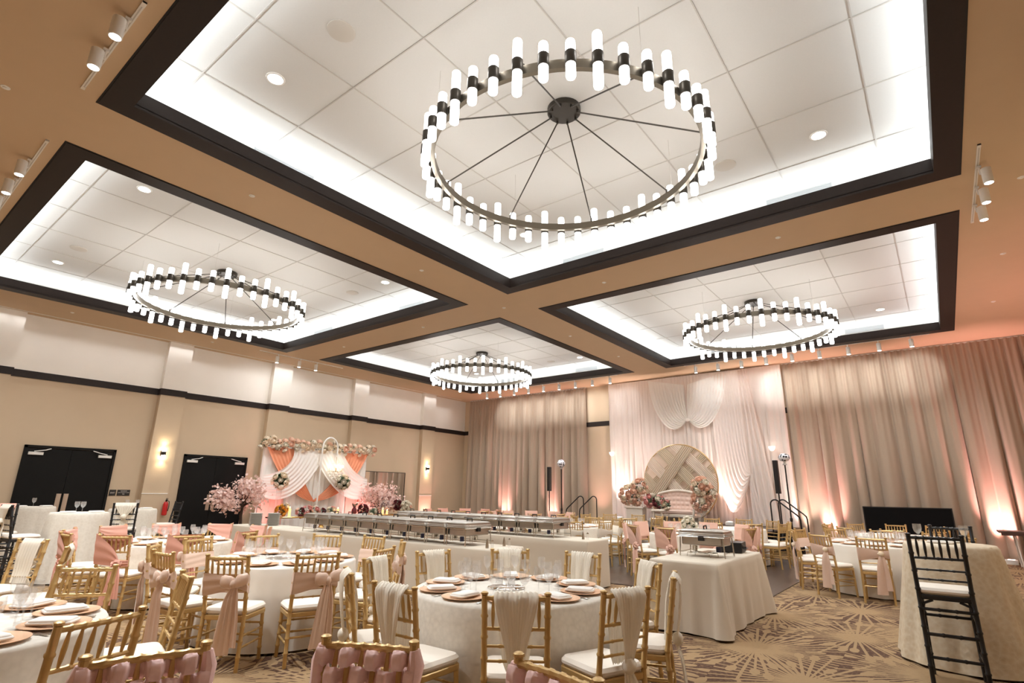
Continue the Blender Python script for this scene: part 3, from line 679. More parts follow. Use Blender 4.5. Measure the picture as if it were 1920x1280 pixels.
# uplights
UPL = None
def uplight(x, y, z, tgt, e, lb, col=(1, .36, .30), size=55):
    global UPL
    ang = atan2(tgt[1]-y, tgt[0]-x)
    if UPL is None:
        UPL = empty('uplight', (x, y, z), ang, lb, 'uplight', 'pink uplights on the floor')
        MB().slab((0, 0, .055), (.20, .24, .11), .02, 3, .01).build('housing', M['wmetal'], UPL)
        MB().lathe([(.002, .113), (.07, .113), (.07, .108)], n=14).build('lens', M['uplens'], UPL)
    else: copy_tree(UPL, (x, y, z), ang, lb)
    spot((x, y, z+.16), tgt, e, size, .9, col, .05)
UPC = (1, .50, .49); UPW = (1, .78, .72)
for x, z, e, lb, col in ((-14.9, 0, 200, 'floor uplight at the left rear curtain, behind the buffet', UPC), (-12.45, 0, 200, 'floor uplight at the left rear curtain, behind the column speaker', UPC), (-10.45, 0, 70, 'floor uplight at the bare wall strip left of the white drapes', UPC),
                   (-9.4, SZ, 190, 'stage uplight at the left end of the white drapes', UPW), (-8.1, SZ, 120, 'stage uplight just left of the round hoop', UPW), (-5.55, SZ, 220, 'stage uplight just right of the round hoop', UPW), (-3.45, 0, 120, 'floor uplight where the white drapes meet the right curtain', UPW),
                   (-2.75, 0, 300, 'floor uplight at the right curtain, left of the black panel', UPC), (1.0, 0, 420, 'white boxed floor uplight at the right curtain beside the folding table', UPC)):
    yy = 18.52 if col is UPC else 18.40
    uplight(x, yy, z, (x, 18.93, z+2.6), e*(.6 if col is UPC else .7), lb, col, 56)
for yy, w_ in ((13.0, 'nearer'), (16.3, 'farther')): uplight(2.30, yy, 0, (2.62, yy, 3.2), 80, f'floor uplight at the right wall beyond the folding table, {w_} one', UPC, 85)
uplight(PX+.30, 16.56, 0, (PX, 16.58, 1.6), 40, 'floor uplight at the last wall pillar, below the farther sconce', UPC, 70)

# ------------------------------------------------------------------ left wall fittings
def sconce(y, lb):
    s = empty('wall_sconce', (PX, y, 2.44), 0, lb, 'sconce', 'wall sconces on the pillars')
    MB().box((.015, 0, 0), (.03, .10, .16)).build('backplate', M['dark'], s, smooth=False)
    MB().lathe([(.05, -.05), (.055, -.045), (.055, .045), (.05, .05)], (.09, 0, 0), 14).build('band', M['dark'], s)
    for sg in (-1, 1): MB().lathe([(.045, sg*.045), (.045, sg*.12), (.035, sg*.135)], (.09, 0, 0), 12).build('glass_tube', M['glow'], s)
    for sg in (-1, 1):
        d = bpy.data.lights.new('sconce_beam', 'SPOT'); d.energy = 2.6; d.spot_size = R(120); d.spot_blend = .8; d.color = (1, .8, .55); d.shadow_soft_size = .04
        o = link('sconce_beam', d); o.location = (PX+.09, y, 2.44+sg*.15); o.rotation_euler = (pi if sg > 0 else 0, 0, 0)
sconce(6.25, 'lit wall sconce on the pillar between the two double doors'); sconce(16.58, 'lit wall sconce on the pillar nearest the corner curtain')
def text(body, size, loc, parent, m):
    cu = bpy.data.curves.new('lettering', 'FONT'); cu.body = body; cu.size = size; cu.align_x = 'CENTER'; cu.align_y = 'CENTER'; cu.extrude = .0008
    o = bpy.data.objects.new('tmp', cu); COL.objects.link(o); dg = bpy.context.evaluated_depsgraph_get(); me = bpy.data.meshes.new_from_object(o.evaluated_get(dg)); bpy.data.objects.remove(o)
    me.materials.clear(); me.materials.append(m); t = link('lettering', me, parent); t.location = loc; t.rotation_euler = (pi/2, 0, pi/2); return t
sg = empty('exit_sign', (XL, 5.285, 1.345), 0, 'small square black sign reading EXIT beside the first double door', 'sign')
MB().slab((.006, 0, 0), (.012, .155, .155), .003, 2, .002).build('panel', M['sign'], sg); text('EXIT', .05, (.0135, 0, -.005), sg, M['letter'])
sg = empty('notice_sign', (XL, 5.54, 1.345), 0, 'wider black three-line notice sign right of the EXIT sign', 'sign')
MB().slab((.006, 0, 0), (.012, .30, .155), .003, 2, .002).build('panel', M['sign'], sg)
for b_, z, s_ in (('MAXIMUM', .042, .032), ('OCCUPANCY LIMIT', .004, .03), ('900', -.036, .034)): text(b_, s_, (.0135, .0, z), sg, M['letter'])
wb = tag(MB().slab((0, 0, 0), (.09, .30, .13), .015, 3, .01).build('wall_mounted_light', M['wmetal']), 'small white box light on the pillar above the flower backdrop', 'emergency light'); wb.location = (PX+.045, 9.6, 3.06)
fe = empty('wall_mounted_extinguisher', (PX+.09, 6.54, .74), 0, 'red fire extinguisher on the pillar beside the second double door', 'fire extinguisher')
MB().lathe([(.04, 0), (.065, .02), (.065, .30), (.045, .36), (.02, .38)], n=14).build('cylinder', M['red'], fe)
m = MB(); m.lathe([(.022, .38), (.022, .42)], n=8); m.box((.03, 0, .43), (.11, .02, .02)); m.box((.03, 0, .46), (.10, .02, .015)); m.build('handle', M['blackm'], fe)
MB().tube([(.03, 0, .41), (.08, .05, .38), (.085, .06, .25), (.07, .05, .12)], .010, 6).build('hose', M['blackm'], fe)
mr = empty('wall_mirror', (XL+.03, 14.5, 1.555), 0, 'rectangular wall mirror reflecting the curtain, right of the flower backdrop', 'mirror')
MB().box((0, 0, 0), (.02, 2.0, 1.32)).build('mirror_glass', M['mirror'], mr, smooth=False)
f = MB()
for s in (-1, 1): f.box((.006, s*1.01, 0), (.034, .02, 1.36)); f.box((.006, 0, s*.67), (.034, 2.04, .02))
f.build('mirror_frame', M['blackm'], mr, smooth=False)
#@@PART2
# ------------------------------------------------------------------ flower backdrop at the left wall
def fb(name, lb, cat, x=-17.0, y=10.95, z=0): return empty(name, (x, y, z), pi/2, lb, cat)
fbk = fb('flower_backdrop', 'draped backdrop with coral and white swags under a flower garland, left wall', 'backdrop')
pleat(MB(), -2.0, 2.0, .02, .02, 2.84, .11, .05, 11, 4).build('back_panel', M['swag'], fbk, ang=80)
for s in (-1, 1): pleat(MB(), s*1.6-.42, s*1.6+.42, -.055, .02, 1.5, .13, .04, 12+s, 4).build('side_panel', M['rosecloth'], fbk, ang=80)
f = MB()
for s in (-1, 1): f.tube([(s*2.0, .05, 0), (s*2.0, .05, 2.9)], .022, 6); f.box((s*2.0, .05, .006), (.45, .45, .012))
f.tube([(-2.05, .05, 2.87), (2.05, .05, 2.87)], .022, 6); f.build('frame', M['wmetal'], fbk)
KX = -.12
for s in (-1, 1):
    swagsurf([(s*1.97, -.07, 2.80), (s*1.62, -.12, 2.1), (s*1.0, -.13, 1.2), (KX+s*.04, -.1, 1.12)], [(s*.92, -.07, 2.80), (s*.86, -.1, 2.25), (s*.55, -.12, 1.65), (KX+s*.03, -.1, 1.20)], 24, 48, .03, 7).build('coral_swag', M['orange'], fbk, ang=80)
    swagsurf([(s*.95+KX, -.13, 2.82), (s*1.0, -.17, 2.4), (s*1.4, -.17, 2.0), (s*2.0, -.13, 1.92)], [(KX-s*.30, -.13, 2.82), (KX+s*.15, -.2, 1.95), (s*.95, -.22, .85), (s*2.0, -.15, 1.28)], 26, 56, .035, 8).build('white_swag', M['swag'], fbk, ang=80)
MB().ball((KX, -.12, 1.14), .05, 8, 6, (1, .7, 1)).build('swag_knot', M['orange'], fbk)
gb = [(-2.1+.21*k, 0, .05*sin(k*1.7), .15+.03*sin(k*2.3)) for k in range(21)]
arrangement('flower_garland', (-16.93, 10.95, 2.92), 'long garland of pink, cream and ivory flowers along the backdrop top', gb, 'pcwccp', 98, 420, 'flower garland', leafm='leaf', scale=1.5).rotation_euler = (0, 0, pi/2)
ar = fb('arch_stand', 'white arched stand rising above the flower garland', 'stand', -16.72, 10.9)
pts = [(-.05, 0, .02), (-.05, 0, 2.9)]+[(.25-.30*cos(pi*k/12), 0, 2.9+.36*sin(pi*k/12)) for k in range(1, 13)]+[(.55, 0, 2.62)]
MB().tube(pts, .028, 8).build('arch_tube', M['wmetal'], ar); MB().lathe([(.22, 0), (.22, .02), (.05, .03)], (-.05, 0, 0), 20).build('base', M['wmetal'], ar)
cr = fb('crystal_chandelier', 'small lit crystal chandelier hanging before the flower backdrop', 'chandelier', -16.72, 11.45)
m = MB(); m.tube([(0, 0, 2.62), (0, 0, 2.1)], .008, 6)
for k in range(6):
    a = 2*pi*k/6; m.tube([(0, 0, 2.14), (.12*cos(a), .12*sin(a), 2.10), (.25*cos(a), .25*sin(a), 2.16), (.25*cos(a), .25*sin(a), 2.24)], .007, 5)
m.build('arm', M['goldm'], cr)
for k in range(6):
    a = 2*pi*k/6; MB().ball((.25*cos(a), .25*sin(a), 2.29), .026, 8, 6, (1, 1, 1.7)).build('bulb', M['bulb'], cr)
m = MB()
for q, zz, nn in ((.27, 2.12, 26), (.22, 2.03, 22), (.15, 1.95, 16), (.07, 1.88, 8), (.15, 2.40, 14)):
    for k in range(nn):
        a = 2*pi*k/nn; m.ball((q*cos(a), q*sin(a), zz+random.uniform(-.02, .02)), .019, 5, 4, (1, 1, 1.5))
tag(m.build('crystal_drops', M['crystal'], cr, smooth=False), kind='stuff')
d = bpy.data.lights.new('chandelier_point', 'POINT'); d.energy = 1.3; d.color = (1, .88, .70); d.shadow_soft_size = .2; o = link('chandelier_point', d); o.location = (-16.45, 11.45, 2.3)
def btree(y, cz, r, lb, seed):
    random.seed(seed); t = fb('blossom_tree', lb, 'tree', -16.1, y)
    m = MB(); m.tube([(0, 0, .0), (.02, 0, .4), (-.02, 0, .75), (0, 0, cz-.3)], [.05, .045, .04, .03], 7); tips = []
    for k in range(15):
        a = random.uniform(0, 2*pi); e = random.uniform(-.15, 1.1); L_ = r*random.uniform(.6, .95)
        q = (L_*cos(a)*cos(e), L_*sin(a)*cos(e)*.9, cz-.35+L_*sin(e)*1.0); st_ = (0, 0, cz-.5+random.uniform(0, .25))
        mid = ((st_[0]+q[0])*.5, (st_[1]+q[1])*.5, (st_[2]+q[2])*.5-.05); m.tube([st_, mid, q], [.022, .014, .006], 5); tips += [q, ((mid[0]+q[0])/2, (mid[1]+q[1])/2, (mid[2]+q[2])/2)]
    m.build('trunk', M['bark'], t)
    m = MB()
    for q in tips:
        for _ in range(60):
            g = Vector((random.gauss(0, 1), random.gauss(0, 1), random.gauss(0, 1)))*.105; c = Vector(q)+g+Vector((0, 0, .04))
            nrm = Vector((random.gauss(0, 1), random.gauss(0, 1), random.gauss(.3, 1))).normalized(); a_ = nrm.orthogonal().normalized(); b_ = nrm.cross(a_); rr = random.uniform(.026, .046)
            m.add([c+nrm*rr*.2]+[c+(a_*cos(2*pi*k/5)+b_*sin(2*pi*k/5))*rr*(1.1 if k % 1 == 0 else .6)+nrm*rr*.35 for k in range(5)], [(0, k+1, (k+1) % 5+1) for k in range(5)])
    tag(m.build('blossoms', M['blossom'], t, smooth=False), kind='stuff')
    m = MB(); m.lathe([(.12, 0), (.16, .26), (.17, .28), (.15, .28)], n=16); m.build('pot', M['offwhite'], t)
btree(8.05, 1.42, .80, 'pink blossom tree beside the second double door, left of the flower backdrop', 21)
btree(12.95, 1.32, .78, 'pink blossom tree in front of the wall mirror, right of the flower backdrop', 22)
random.seed(5)
def fstand(y, lb):
    c = fb('flower_column', 'slim clear column under the '+lb, 'stand', -16.45, y)
    MB().box((0, 0, .01), (.26, .26, .02)).build('base', M['acrylic'], c, smooth=False); MB().box((0, 0, .76), (.12, .12, 1.48)).build('column', M['acrylic'], c, smooth=False)
    arrangement('flower_ball', (-16.45, y, 1.53), lb[0]+lb[1:], [(0, 0, .22, .21)], 'wwc', 17, 420, scale=1.35, ls=.10, group=None).rotation_euler = (0, 0, pi/2)
fstand(9.3, 'ivory flower ball before the left coral swag'); fstand(11.6, 'ivory flower ball before the right coral swag')
for y, w_, lb in ((9.75, 2.2, 'gold-legged display table under the orange flowers and pink centrepiece'), (12.55, 2.6, 'gold-legged display table under the burgundy vases')):
    c = fb('display_table', lb, 'table', -15.6, y)
    MB().slab((0, 0, .70), (w_, .56, .035), .01, 2, .005).build('table_top', M['goldm'], c)
    for s in (-1, 1):
        for q in (-1, 1): MB().tube([(s*(w_/2-.08), q*.22, .69), (s*(w_/2-.08), q*.22, 0)], .016, 6).build('leg', M['goldm'], c)
        MB().tube([(s*(w_/2-.08), -.22, .06), (s*(w_/2-.08), .22, .06)], .012, 6).build('stretcher', M['goldm'], c)
    if y < 10:
        o = tag(MB().lathe([(.12, 0), (.13, .03), (.05, .10), (.10, .20), (.05, .30), (.09, .40), (.06, .48), (.10, .50)], n=16).build('gold_urn', M['goldm']), 'polished gold urn standing in front of the display table', 'urn'); o.location = (-15.05, 10.0, 0)
TBZ = .7175
def onb(y, dx=0): return (-15.6+dx, y, TBZ)
arrangement('flower_arrangement', onb(8.95), 'orange and yellow flower arrangement on the left end of the display table', [(0, 0, .16, .14), (.12, 0, .24, .12)], 'yyyc', 22, 150).rotation_euler = (0, 0, pi/2)
arrangement('flower_centrepiece', onb(9.95), 'long low pink and mauve floral centrepiece on the display table', [(-.35, 0, .10, .12), (-.12, 0, .14, .14), (.12, 0, .13, .13), (.38, 0, .09, .11)], 'kkpwd', 40, 260, leafm='leaf').rotation_euler = (0, 0, pi/2)
arrangement('flower_arrangement', onb(10.68), 'small green and pink arrangement right of the long centrepiece', [(0, 0, .12, .12)], 'kwc', 10, 160, leafm='leaf2').rotation_euler = (0, 0, pi/2)
arrangement('flower_arrangement', onb(11.9), 'burgundy dahlia arrangement between candle and green posy', [(0, 0, .16, .15)], 'ddd', 16, 90).rotation_euler = (0, 0, pi/2)
arrangement('flower_posy', onb(12.25, .12), 'small green posy left of the burgundy glass cylinder', [(0, 0, .10, .10)], 'cw', 5, 150, leafm='leaf2').rotation_euler = (0, 0, pi/2)
arrangement('flower_arrangement', onb(13.4), 'dark burgundy flower ball right of the burgundy glass cylinder', [(0, 0, .30, .15)], 'dd', 20, 60).rotation_euler = (0, 0, pi/2)
arrangement('flower_ball', onb(13.62, .18), 'ivory and pale pink bouquet nearest the wall mirror', [(0, 0, .22, .19)], 'wwwp', 24, 180, scale=1.15).rotation_euler = (0, 0, pi/2)
def candle(y, h, lb, dx=0, z=TBZ):
    c = fb('pillar_candle', lb, 'candle', -15.6+dx, y, z)
    MB().lathe([(.035, 0), (.036, h), (.028, h-.008)], n=12).build('wax', M['wax'], c); MB().ball((0, 0, h+.03), .012, 6, 5, (1, 1, 2.2)).build('flame', M['flame'], c)
candle(9.12, .24, 'lit pillar candle right of the orange flower arrangement', .2)
candle(11.15, .22, 'lit pillar candle at the end of the first display table, right of centrepiece', .12) if False else candle(10.78, .20, 'lit pillar candle right of the small green and pink arrangement', .2)
vs = fb('dark_vase', 'dark round vase left of the burgundy dahlia arrangement', 'vase', -15.6, 11.55, TBZ); MB().lathe([(.05, 0), (.09, .08), (.085, .16), (.04, .24), (.05, .28)], n=14).build('body', M['rose_d'], vs)
m = leaves(14, lambda: (random.gauss(0, .02), random.gauss(0, .02), .30), M['leaf'], .09); m.build('leaves', M['leaf'], vs, smooth=False)
gv = fb('glass_cylinder', 'wide clear glass cylinder holding burgundy petals', 'vase', -15.5, 12.72, TBZ); MB().lathe([(.02, 0), (.17, .002), (.17, .46), (.165, .46), (.165, .01)], n=24, cap=False).build('glass', M['glass'], gv)
m = MB()
for _ in range(46):
    a = random.uniform(0, 6.28); q = .13*sqrt(random.random()); m.ball((q*cos(a), q*sin(a), random.uniform(.04, .40)), .035, 6, 4, bump=.2)
tag(m.build('petals', M['rose_d'], gv), kind='stuff')
candle(12.55, .16, 'shorter lit candle before the glass cylinder, left one', .24); candle(12.72, .12, 'shorter lit candle before the glass cylinder, right one', .26)
uplight(-16.05, 8.75, 0, (-16.95, 9.15, 1.3), 26, 'floor uplight left of the flower backdrop, beside the blossom tree', UPC, 80)
uplight(-16.05, 12.2, 0, (-16.95, 12.6, 1.3), 34, 'floor uplight right of the flower backdrop, beside the second blossom tree', UPC, 80)

# ------------------------------------------------------------------ cloths
def outline_rect(w, d, r, n=8, per=.03):
    pts = []; ws = [(1, 1, 0), (-1, 1, 90), (-1, -1, 180), (1, -1, 270)]
    cor = []
    for qx, qy, a0 in ws:
        for i in range(n+1):
            a = R(a0+90*i/n); cor.append((qx*(w/2-r)+r*cos(a), qy*(d/2-r)+r*sin(a), cos(a), sin(a), 1.0))
        l = w-2*r if a0 in (0, 180) else d-2*r
        nx = {0: (0, 1), 90: (-1, 0), 180: (0, -1), 270: (1, 0)}[a0]; st_ = cor[-1]; dr = (-nx[1], nx[0]); k = max(2, int(l/per))
        for i in range(1, k):
            t = i/k; e = min(t, 1-t)*l; cor.append((st_[0]+dr[0]*l*t, st_[1]+dr[1]*l*t, nx[0], nx[1], max(0, 1-e/.35)))
    return cor
def drop(mb, out, z1, z0, flare, fold, freq, seed, nz=8, flr=0.0, cfl=.0):
    rnd = random.Random(seed); ph = [rnd.uniform(0, 6.28) for _ in range(4)]; n = len(out); s = 0; ss = []
    for i, p in enumerate(out):
        q = out[i-1]; s += hypot(p[0]-q[0], p[1]-q[1])+.02*p[4]; ss.append(s)
    tot = s; fr = [max(1, round(freq*tot/(2*pi)*k))*2*pi/tot for k in (1, 1.7, .53)]
    rs = []
    zs = [0, .012, .03]+[.03+(1-.03)*(j/nz) for j in range(1, nz+1)]
    for t in zs:
        ring = []
        for (x, y, nx, ny, cw), s_ in zip(out, ss):
            g = cos(fr[0]*s_+ph[0])*.6+cos(fr[1]*s_+ph[1])*.3+cos(fr[2]*s_+ph[2])*.45
            g = (g+.6)*.6
            o_ = flare*t+cfl*cw*t+fold*g*t*(flr+(1-flr)*cw if flr else 1)+.006*min(1, t*40)
            edge = 0 if t > 0 else -.006
            ring.append((x+nx*(o_+edge), y+ny*(o_+edge), z1-(z1-z0)*t-(0.006*(t > 0) if t < .02 else 0)+(.0 if t < .98 else .012*g)))
        rs.append(ring)
    rs.reverse(); mb.rings(rs, False); base = len(mb.v)-n
    mb.f.append(tuple(base+i for i in range(n))); return mb
def outline_round(r, n=150): return [(r*cos(2*pi*k/n), r*sin(2*pi*k/n), cos(2*pi*k/n), sin(2*pi*k/n), 1) for k in range(n)]
CLM = {}
def cloth(kind, loc, rz, lb, group=None, name='tablecloth', seed=1):
    key = (kind, seed)
    if key not in CLM:
        mb = MB()
        if kind == 'lace': drop(mb, outline_round(.767, 180), .76, .014, .012, .024, 11, seed); mt = 'lace'
        elif kind == 'satin': drop(mb, outline_round(.757, 200), .76, .014, .006, .052, 15, seed); mt = 'satin'
        elif kind == 'floral': drop(mb, outline_round(.767, 160), .76, .014, .012, .024, 12, seed); mt = 'crinkle2'
        elif kind == 'white': drop(mb, outline_round(.767, 160), .76, .014, .010, .030, 13, seed); mt = 'whitecloth'
        elif kind == 'cocktail': drop(mb, outline_round(.41, 130), 1.07, .014, .09, .04, 13, seed, 12); mt = 'crinkle2'
        elif kind == 'cocktailgold': drop(mb, outline_round(.375, 150), 1.07, .014, .17, .05, 12, seed, 14); mt = 'crinkle'
        elif kind == 'buffet': drop(mb, outline_rect(1.828, .72, .012, 4, .04), .76, .014, .004, .022, 16, seed, 8, .10, .0); mt = 'linen'
        elif kind == 'serving': drop(mb, outline_rect(.80, 1.86, .012, 5, .025), .76, .014, .02, .085, 15, seed, 10, .55, .06); mt = 'linen'
        CLM[key] = mb.mesh('cloth', M[mt], ang=60)
    o = link(name, CLM[key]); o.location = loc; o.rotation_euler = (0, 0, rz)
    return tag(o, lb, 'tablecloth', group)
CZ = .762
# ------------------------------------------------------------------ chairs
def bamboo(mb, pts, r, nrings, n=8):
    pts = [Vector(p) for p in pts]; L_ = [0]
    for a, b in zip(pts, pts[1:]): L_.append(L_[-1]+(b-a).length)
    T = L_[-1]; ts = []
    for k in range(nrings+2):
        t = k/(nrings+1)
        if 0 < k < nrings+1: ts += [(t-.012/T, 1), (t-.004/T, 1.28), (t+.004/T, 1.28), (t+.012/T, 1)]
        else: ts.append((t, 1.0))
    for l in L_[1:-1]: ts.append((l/T, 1))
    ts.sort(); P_, RR_ = [], []
    for t, q in ts:
        d = min(max(t*T, 0), T); i = 0
        while i < len(pts)-2 and L_[i+1] < d: i += 1
        f = (d-L_[i])/max(1e-9, L_[i+1]-L_[i]); P_.append(pts[i].lerp(pts[i+1], f)); RR_.append(r*q)
    return mb.tube(P_, RR_, n)
def yb(z, sh=.45): return -.185-.149*max(0, z-sh)
def chair_parts(root, ht, sh, m, cush, far=False):
    n = 5 if far else 8; nr = 0 if far else 1
    W = .182
    mem = {}
    def put(nm, mb):
        if far: mem.setdefault('all', MB()).add(mb.v, mb.f)
        else: mb.build(nm, m, root)
    top = sh+.47
    s_ = MB(); s_.slab((0, 0, sh-.035), (.40, .40, .04), .05, 2 if far else 4, .006); put('seat', s_)
    for s in (-1, 1):
        b = MB(); bamboo(b, [(s*W*1.02, -.215, 0), (s*W, -.185, sh), (s*W*1.02, yb(top, sh), top)], .0175, 7*nr, n)
        b.lathe([(.013, top-.002), (.0215, top+.004), (.0215, top+.014), (.012, top+.02)], (s*W*1.02, yb(top, sh), 0), n); put('leg', b)
        b = MB(); bamboo(b, [(s*.178, .19, 0), (s*.172, .172, sh-.05)], .0165, 3*nr, n); put('leg', b)
    b = MB(); bamboo(b, [(-W, yb(top-.02, sh), top-.018), (0, yb(top-.02, sh)-.012, top-.018), (W, yb(top-.02, sh), top-.018)], .0135, 6*nr, n); put('top_rail', b)
    for z, r_ in ((top-.185, .011), (top-.28, .0085), (top-.36, .0085)):
        b = MB(); bamboo(b, [(-W, yb(z, sh), z), (W, yb(z, sh), z)], r_, 3*nr, n); put('back_rail', b)
    for k in range(6):
        x = -.135+.27*k/5; z0, z1 = top-.18, top-.03; q = [.006, .010, .012, .010, .006]
        b = MB(); b.tube([(x, yb(z0+(z1-z0)*i/4, sh)-.006*i/4, z0+(z1-z0)*i/4) for i in range(5)], q, n); put('spindle', b)
    for s in (-1, 1):
        b = MB()
        for z in ([sh*.40, sh*.60] if sh < .6 else [sh*.3, sh*.5, sh*.72]): bamboo(b, [(s*.180, -.20, z), (s*.176, .18, z)], .0095, 2*nr, n)
        put('stretcher', b)
    for y, zz in ((.18, (.45, .68)), (-.20, (.52,)) if sh < .6 else (-.202, (.30, .55, .82))):
        b = MB()
        for z in zz: bamboo(b, [(-.178, y, sh*z), (.178, y, sh*z)], .0095 if sh < .6 else .0125, 2*nr, n)
        put('stretcher', b)
    if sh > .6:
        for s in (-1, 1): put('bracket', MB().tube([(s*.18, -.195, sh-.16), (s*.155, -.19, sh-.085), (s*.09, -.188, sh-.055)], .011, 6))
    if far: mem['all'].build('frame', m, root)
    MB().slab((0, .004, sh+.012), (.405, .40, .055), .07, 3 if far else 5, .02).build('cushion', cush, root)
    return root
def band_loop(fz, off, bul, m, name, root, n=64, nv=10, w=.20, zmid=.7):
    # closed fabric band round the chair back; fz(s)->(z0,z1), s in 0..1 starts at rear right corner, runs along the rear to the left, then the front
    def base(s):
        if s < .46: x = w-2*w*(s/.46); y = -1
        elif s < .5: x = -w; y = -1+2*(s-.46)/.04
        elif s < .96: x = -w+2*w*((s-.5)/.46); y = 1
        else: x = w; y = 1-2*(s-.96)/.04
        return x, y
    def fn(u, v):
        x, sd = base(u % 1.0); z0, z1 = fz(u % 1.0); z = z0+(z1-z0)*v
        puff = bul*sin(pi*v)**.5+.006*sin(v*5*pi+u*9)
        return (x*(1+.02*abs(sd)), yb(z)+sd*(off+puff*.6), z)
    return MB().grid(fn, n, nv, True).build(name, m, root, ang=80)
def ribbon(root, m, name, p, nv=14, nu=8, ripple=.008, fr=3):
    # p: list of (x, y, z, halfwidth, tilt)
    def fn(u, v):
        q = v*(len(p)-1); i = min(int(q), len(p)-2); f = q-i; a, b = p[i], p[i+1]
        x, y, z, w, t = [a[k]+(b[k]-a[k])*f for k in range(5)]; e = (u-.5)*2
        return (x+e*w*cos(t), y+e*w*sin(t)-ripple*cos(e*fr*pi)*min(1, w/.04), z)
    return MB().grid(fn, nu, nv).build(name, m, root, ang=80)
def bow(root, m, x, z):
    y = yb(z)-.05
    for s in (-1, 1):
        def fn(u, v):
            a = v*pi; L_ = .125; wz = .010+.046*sin(a)**.8
            q = u*2*pi; return (x+s*L_*(1-cos(a))/2+.004, y-.016-.032*sin(a)*cos(q)*.9, z+.004+wz*sin(q)+(.030+.012*s)*sin(a*.5)+.006*sin(q*3+a*4))
        MB().grid(fn, 14, 10, True).build('bow_loop', m, root, ang=80)
    MB().ball((x, y-.022, z), .032, 9, 6, (.9, .9, 1.15)).build('knot', m, root)
def rosette(root, m, x, y, z, r):
    mb = MB()
    def fn(u, v):
        a = 2*pi*u; q = r*(.15+.85*v); return (x+q*cos(a), y-.05*(1-v**2)-.014*sin(a*7+v*9), z+q*sin(a)*.9+.008*sin(a*5))
    mb.grid(fn, 42, 6, True); return mb.build('rosette', m, root, ang=80)
